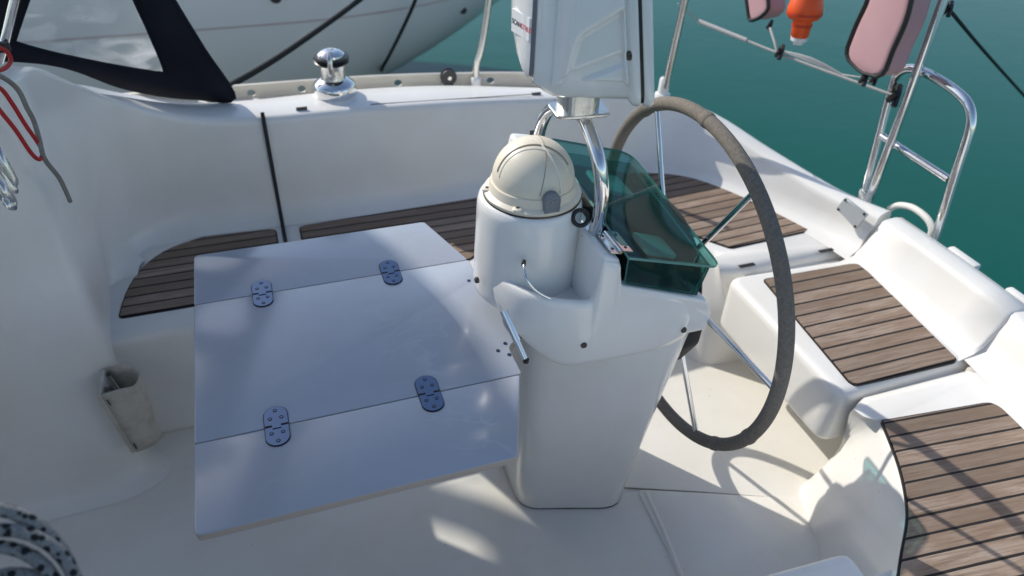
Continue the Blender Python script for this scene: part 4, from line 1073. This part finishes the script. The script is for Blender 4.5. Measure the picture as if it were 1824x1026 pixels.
mb = MB(); mb.tube([q - Vector((0, 0, .014)) for q in a1] + [Vector((a1[-1].x + .08, -1.115, 1.1)), Vector((a1[-1].x + .12, -1.12, .77))], .0115, 12); obj('frame_hoop', mb, CHROME, hd)
mb = MB(); mb.loft([a2, [lerp(p_, q_, .85) for p_, q_ in zip(a2, a3)]], False); obj('front_window', mb, VINYL, hd)
mb = MB(); mb.loft([a1, [lerp(p_, q_, .5) for p_, q_ in zip(a1, a2)], a2], False)
a = obj('roof', mb, CANVAS, hd); m_ = a.modifiers.new('thickness', 'SOLIDIFY'); m_.thickness = .004
mb = MB(); mb.tube([(-0.6598, 1.0000, 1.0195), (-0.6291, 1.0000, 1.0708), (-0.5994, 1.0000, 1.1239), (-0.5700, 1.0000, 1.1772), (-0.4665, 1.0000, 1.3626), (-0.4243, 1.0000, 1.4372)], .0115, 14, smooth=3); obj('frame_tube', mb, CHROME, hd)
mb = MB(); mb.lathe([(.016, -.012), (.016, .012)], (-0.6315, 0.9850, 1.0639), seg=14); obj('tube_clamp', mb, BLACK, hd)

# ------------------------------------------------------------------ neighbouring boat
nb = thing('neighbour_boat', 'white hull of the sailing boat moored alongside beyond the winch', 'sailboat', (-1.5, 4.3, -.5))
NBC = 4.45
def nb_sec(x):
    t = max(0, min(1, (x + 6) / 7.75))
    hbm = 1.62 - .50 * max(0, (x - .2) / 1.6) ** 2 if x > .2 else 1.62 - .9 * max(0, (-1 - x) / 6) ** 2
    zb = -.78 + (1.02 * max(0, (x + 1.6) / 3.4) ** 1.9)
    zs = 1.15
    P = []
    for j in range(23):
        a = math.pi / 2 * j / 22
        P.append(Vector((x, NBC - hbm * (1 - math.sin(a)) ** .0 * (math.cos(a) ** .62), zs - (zs - zb) * (math.sin(a) ** .95))))
    return P, hbm, zb
xs = [-7, -6, -5, -4, -3, -2, -1.2, -.6, -.1, .3, .6, .9, 1.15, 1.35, 1.5, 1.62, 1.72, 1.80]
secs = []
for x in xs:
    P, _, _ = nb_sec(x); secs.append(P + [Vector((q.x, 2 * NBC - q.y, q.z)) for q in reversed(P[:-1])])
mb = MB(); mb.loft(secs, False, False, True); obj('hull', mb, HULL_NB, nb, sharp=70)
mb = MB(); L = [Vector((s_[0].x, s_[0].y, s_[0].z)) for s_ in secs]; Rr = [Vector((s_[-1].x, s_[-1].y, s_[-1].z)) for s_ in secs]
mb.loft([L, Rr], False); obj('deck', mb, GEL, nb)
mb = MB(); top, bot = [], []
def nb_y(x, z):
    P, _, _ = nb_sec(x)
    for a_, b_ in zip(P[:-1], P[1:]):
        if a_.z >= z >= b_.z:
            t = (a_.z - z) / max(1e-6, a_.z - b_.z); return lerp(a_, b_, t).y
    return P[-1].y
for x in [-7 + .25 * i for i in range(35)]:
    top.append(Vector((x, nb_y(x, .478) - .004, .478))); bot.append(Vector((x, nb_y(x, .466) - .004, .466)))
mb.loft([top, bot], False); obj('stripe', mb, STRIPE, nb)
mb = MB(); mb.lathe([(.03, -.01), (.03, .008), (.02, .012)], Vector((.16, nb_y(.16, .62) - .002, .62)), Matrix(((1, 0, 0), (0, 0, -1), (0, 1, 0))), 16)
obj('skin_fitting', mb, BLOCKM, nb)
mb = MB(); mb.lathe([(.022, -.01), (.022, .006)], Vector((1.30, nb_y(1.30, .36) - .002, .36)), Matrix(((1, 0, 0), (0, 0, -1), (0, 1, 0))), 16); obj('skin_fitting', mb, BLOCKM, nb)
# unseen canvas panel added above the view, outlined to shade our table and sole
shade_outline = [(-2.585, 3.885), (-2.51, 3.98), (-2.46, 4.08), (-2.45, 4.15), (-2.40, 4.21), (-2.42, 4.325), (-2.49, 4.50), (-2.58, 4.69), (-2.73, 4.95), (-2.95, 5.2), (-3.4, 5.3), (-4.3, 5.2), (-4.4, 3.55), (-3.6, 3.6), (-2.71, 3.795)]
hole = [(-2.70, 3.955), (-2.675, 3.967), (-2.645, 4.00), (-2.622, 4.046), (-2.63, 4.095), (-2.68, 4.145), (-2.76, 4.175), (-2.83, 4.15), (-2.76, 4.05)]  # opening shaped to let a sun patch through to the sole
mb = MB(); ed = []
for L in (shade_outline, hole):
    vs = [mb.v((x, NBC, z)) for x, z in L]
    for i in range(len(vs)): ed.append(mb.bm.edges.new((vs[i], vs[(i + 1) % len(vs)])))
bmesh.ops.triangle_fill(mb.bm, use_beauty=True, use_dissolve=False, edges=ed)
a = obj('shade_panel', mb, CANVAS, nb); m_ = a.modifiers.new('thickness', 'SOLIDIFY'); m_.thickness = .05; m_.offset = 0
mb = MB(); mb.tube([(-7.0, NBC, 4.2), (-2.6, NBC, 4.2)], .06, 16); obj('boom', mb, ALU, nb)
mb = MB(); mb.tube([(-7.1, NBC, 1.0), (-7.1, NBC, 13.0)], .08, 16); obj('mast', mb, ALU, nb)
mb = MB(); mb.tube([(-0.1078, 1.5400, 0.6858), (0.0303, 1.7500, 0.6724), (0.2132, 2.0000, 0.6798), (0.5274, 2.4000, 0.7191), (0.9861, 2.9000, 0.8320)], .0125, 12, smooth=4)
o = obj('mooring_rope', mb, ROPE_BLACK, None, origin=tuple((-0.1078, 1.5400, 0.6858))); tag(o, 'thick black rope slanting up from the toe rail in front of the neighbouring hull', 'rope', 'black ropes by the neighbouring hull')
mb = MB(); mb.tube([(0.9414, 2.7500, 0.7696), (0.9009, 2.8500, 0.5706), (0.8269, 2.9800, 0.3411), (0.7622, 3.0800, 0.1673), (0.7597, 3.3000, 0.0197), (0.8825, 4.2000, -0.4405)], .0105, 12, smooth=4)
o = obj('mooring_rope', mb, ROPE_BLACK, None, origin=tuple((0.8900, 2.8000, 0.5853))); tag(o, 'black rope hanging down the neighbouring hull to the dark water', 'rope', 'black ropes by the neighbouring hull')

# ------------------------------------------------------------------ light, sky, camera
SUN_AZ, SUN_EL = 123.0, 36.5
sd = Vector((math.cos(R(SUN_EL)) * math.cos(R(SUN_AZ)), math.cos(R(SUN_EL)) * math.sin(R(SUN_AZ)), math.sin(R(SUN_EL))))
world = bpy.data.worlds.new('World'); scene.world = world; world.use_nodes = True
nt = world.node_tree; bg = nt.nodes['Background']
sky = nt.nodes.new('ShaderNodeTexSky'); sky.sky_type = 'NISHITA'; sky.sun_disc = False
sky.sun_elevation = R(SUN_EL); sky.sun_rotation = math.atan2(sd.x, sd.y)
sky.air_density = 1.0; sky.dust_density = 1.0; sky.ozone_density = 1.0
nt.links.new(sky.outputs[0], bg.inputs[0]); bg.inputs[1].default_value = .14
L = bpy.data.lights.new('sun', 'SUN'); L.energy = 3.4; L.angle = R(.53); L.color = (1, .945, .85)
lo = bpy.data.objects.new('sun', L); COL.objects.link(lo)
lo.rotation_euler = sd.to_track_quat('Z', 'Y').to_euler()
cam = bpy.data.cameras.new('camera'); co = bpy.data.objects.new('camera', cam); COL.objects.link(co)
CAMROT = Matrix(((0.945478, 0.169434, -0.278144), (-0.323733, 0.582331, -0.745712), (0.035623, 0.795099, 0.605433)))
co.matrix_world = Matrix.Translation((0, -1.3048, 1.792)) @ CAMROT.to_4x4()
cam.sensor_width = 36; cam.lens = 1310 / 1824 * 36; cam.clip_start = .02; cam.clip_end = 2000
cam.dof.use_dof = True; cam.dof.focus_distance = 1.62; cam.dof.aperture_fstop = 2.6
scene.camera = co
vs = scene.view_settings; vs.view_transform = 'Standard'; vs.look = 'None'; vs.gamma = 1; vs.exposure = .22
scene.render.engine = 'CYCLES'
try: scene.cycles.max_bounces = 12; scene.cycles.diffuse_bounces = 8; scene.cycles.transparent_max_bounces = 16
except Exception: pass
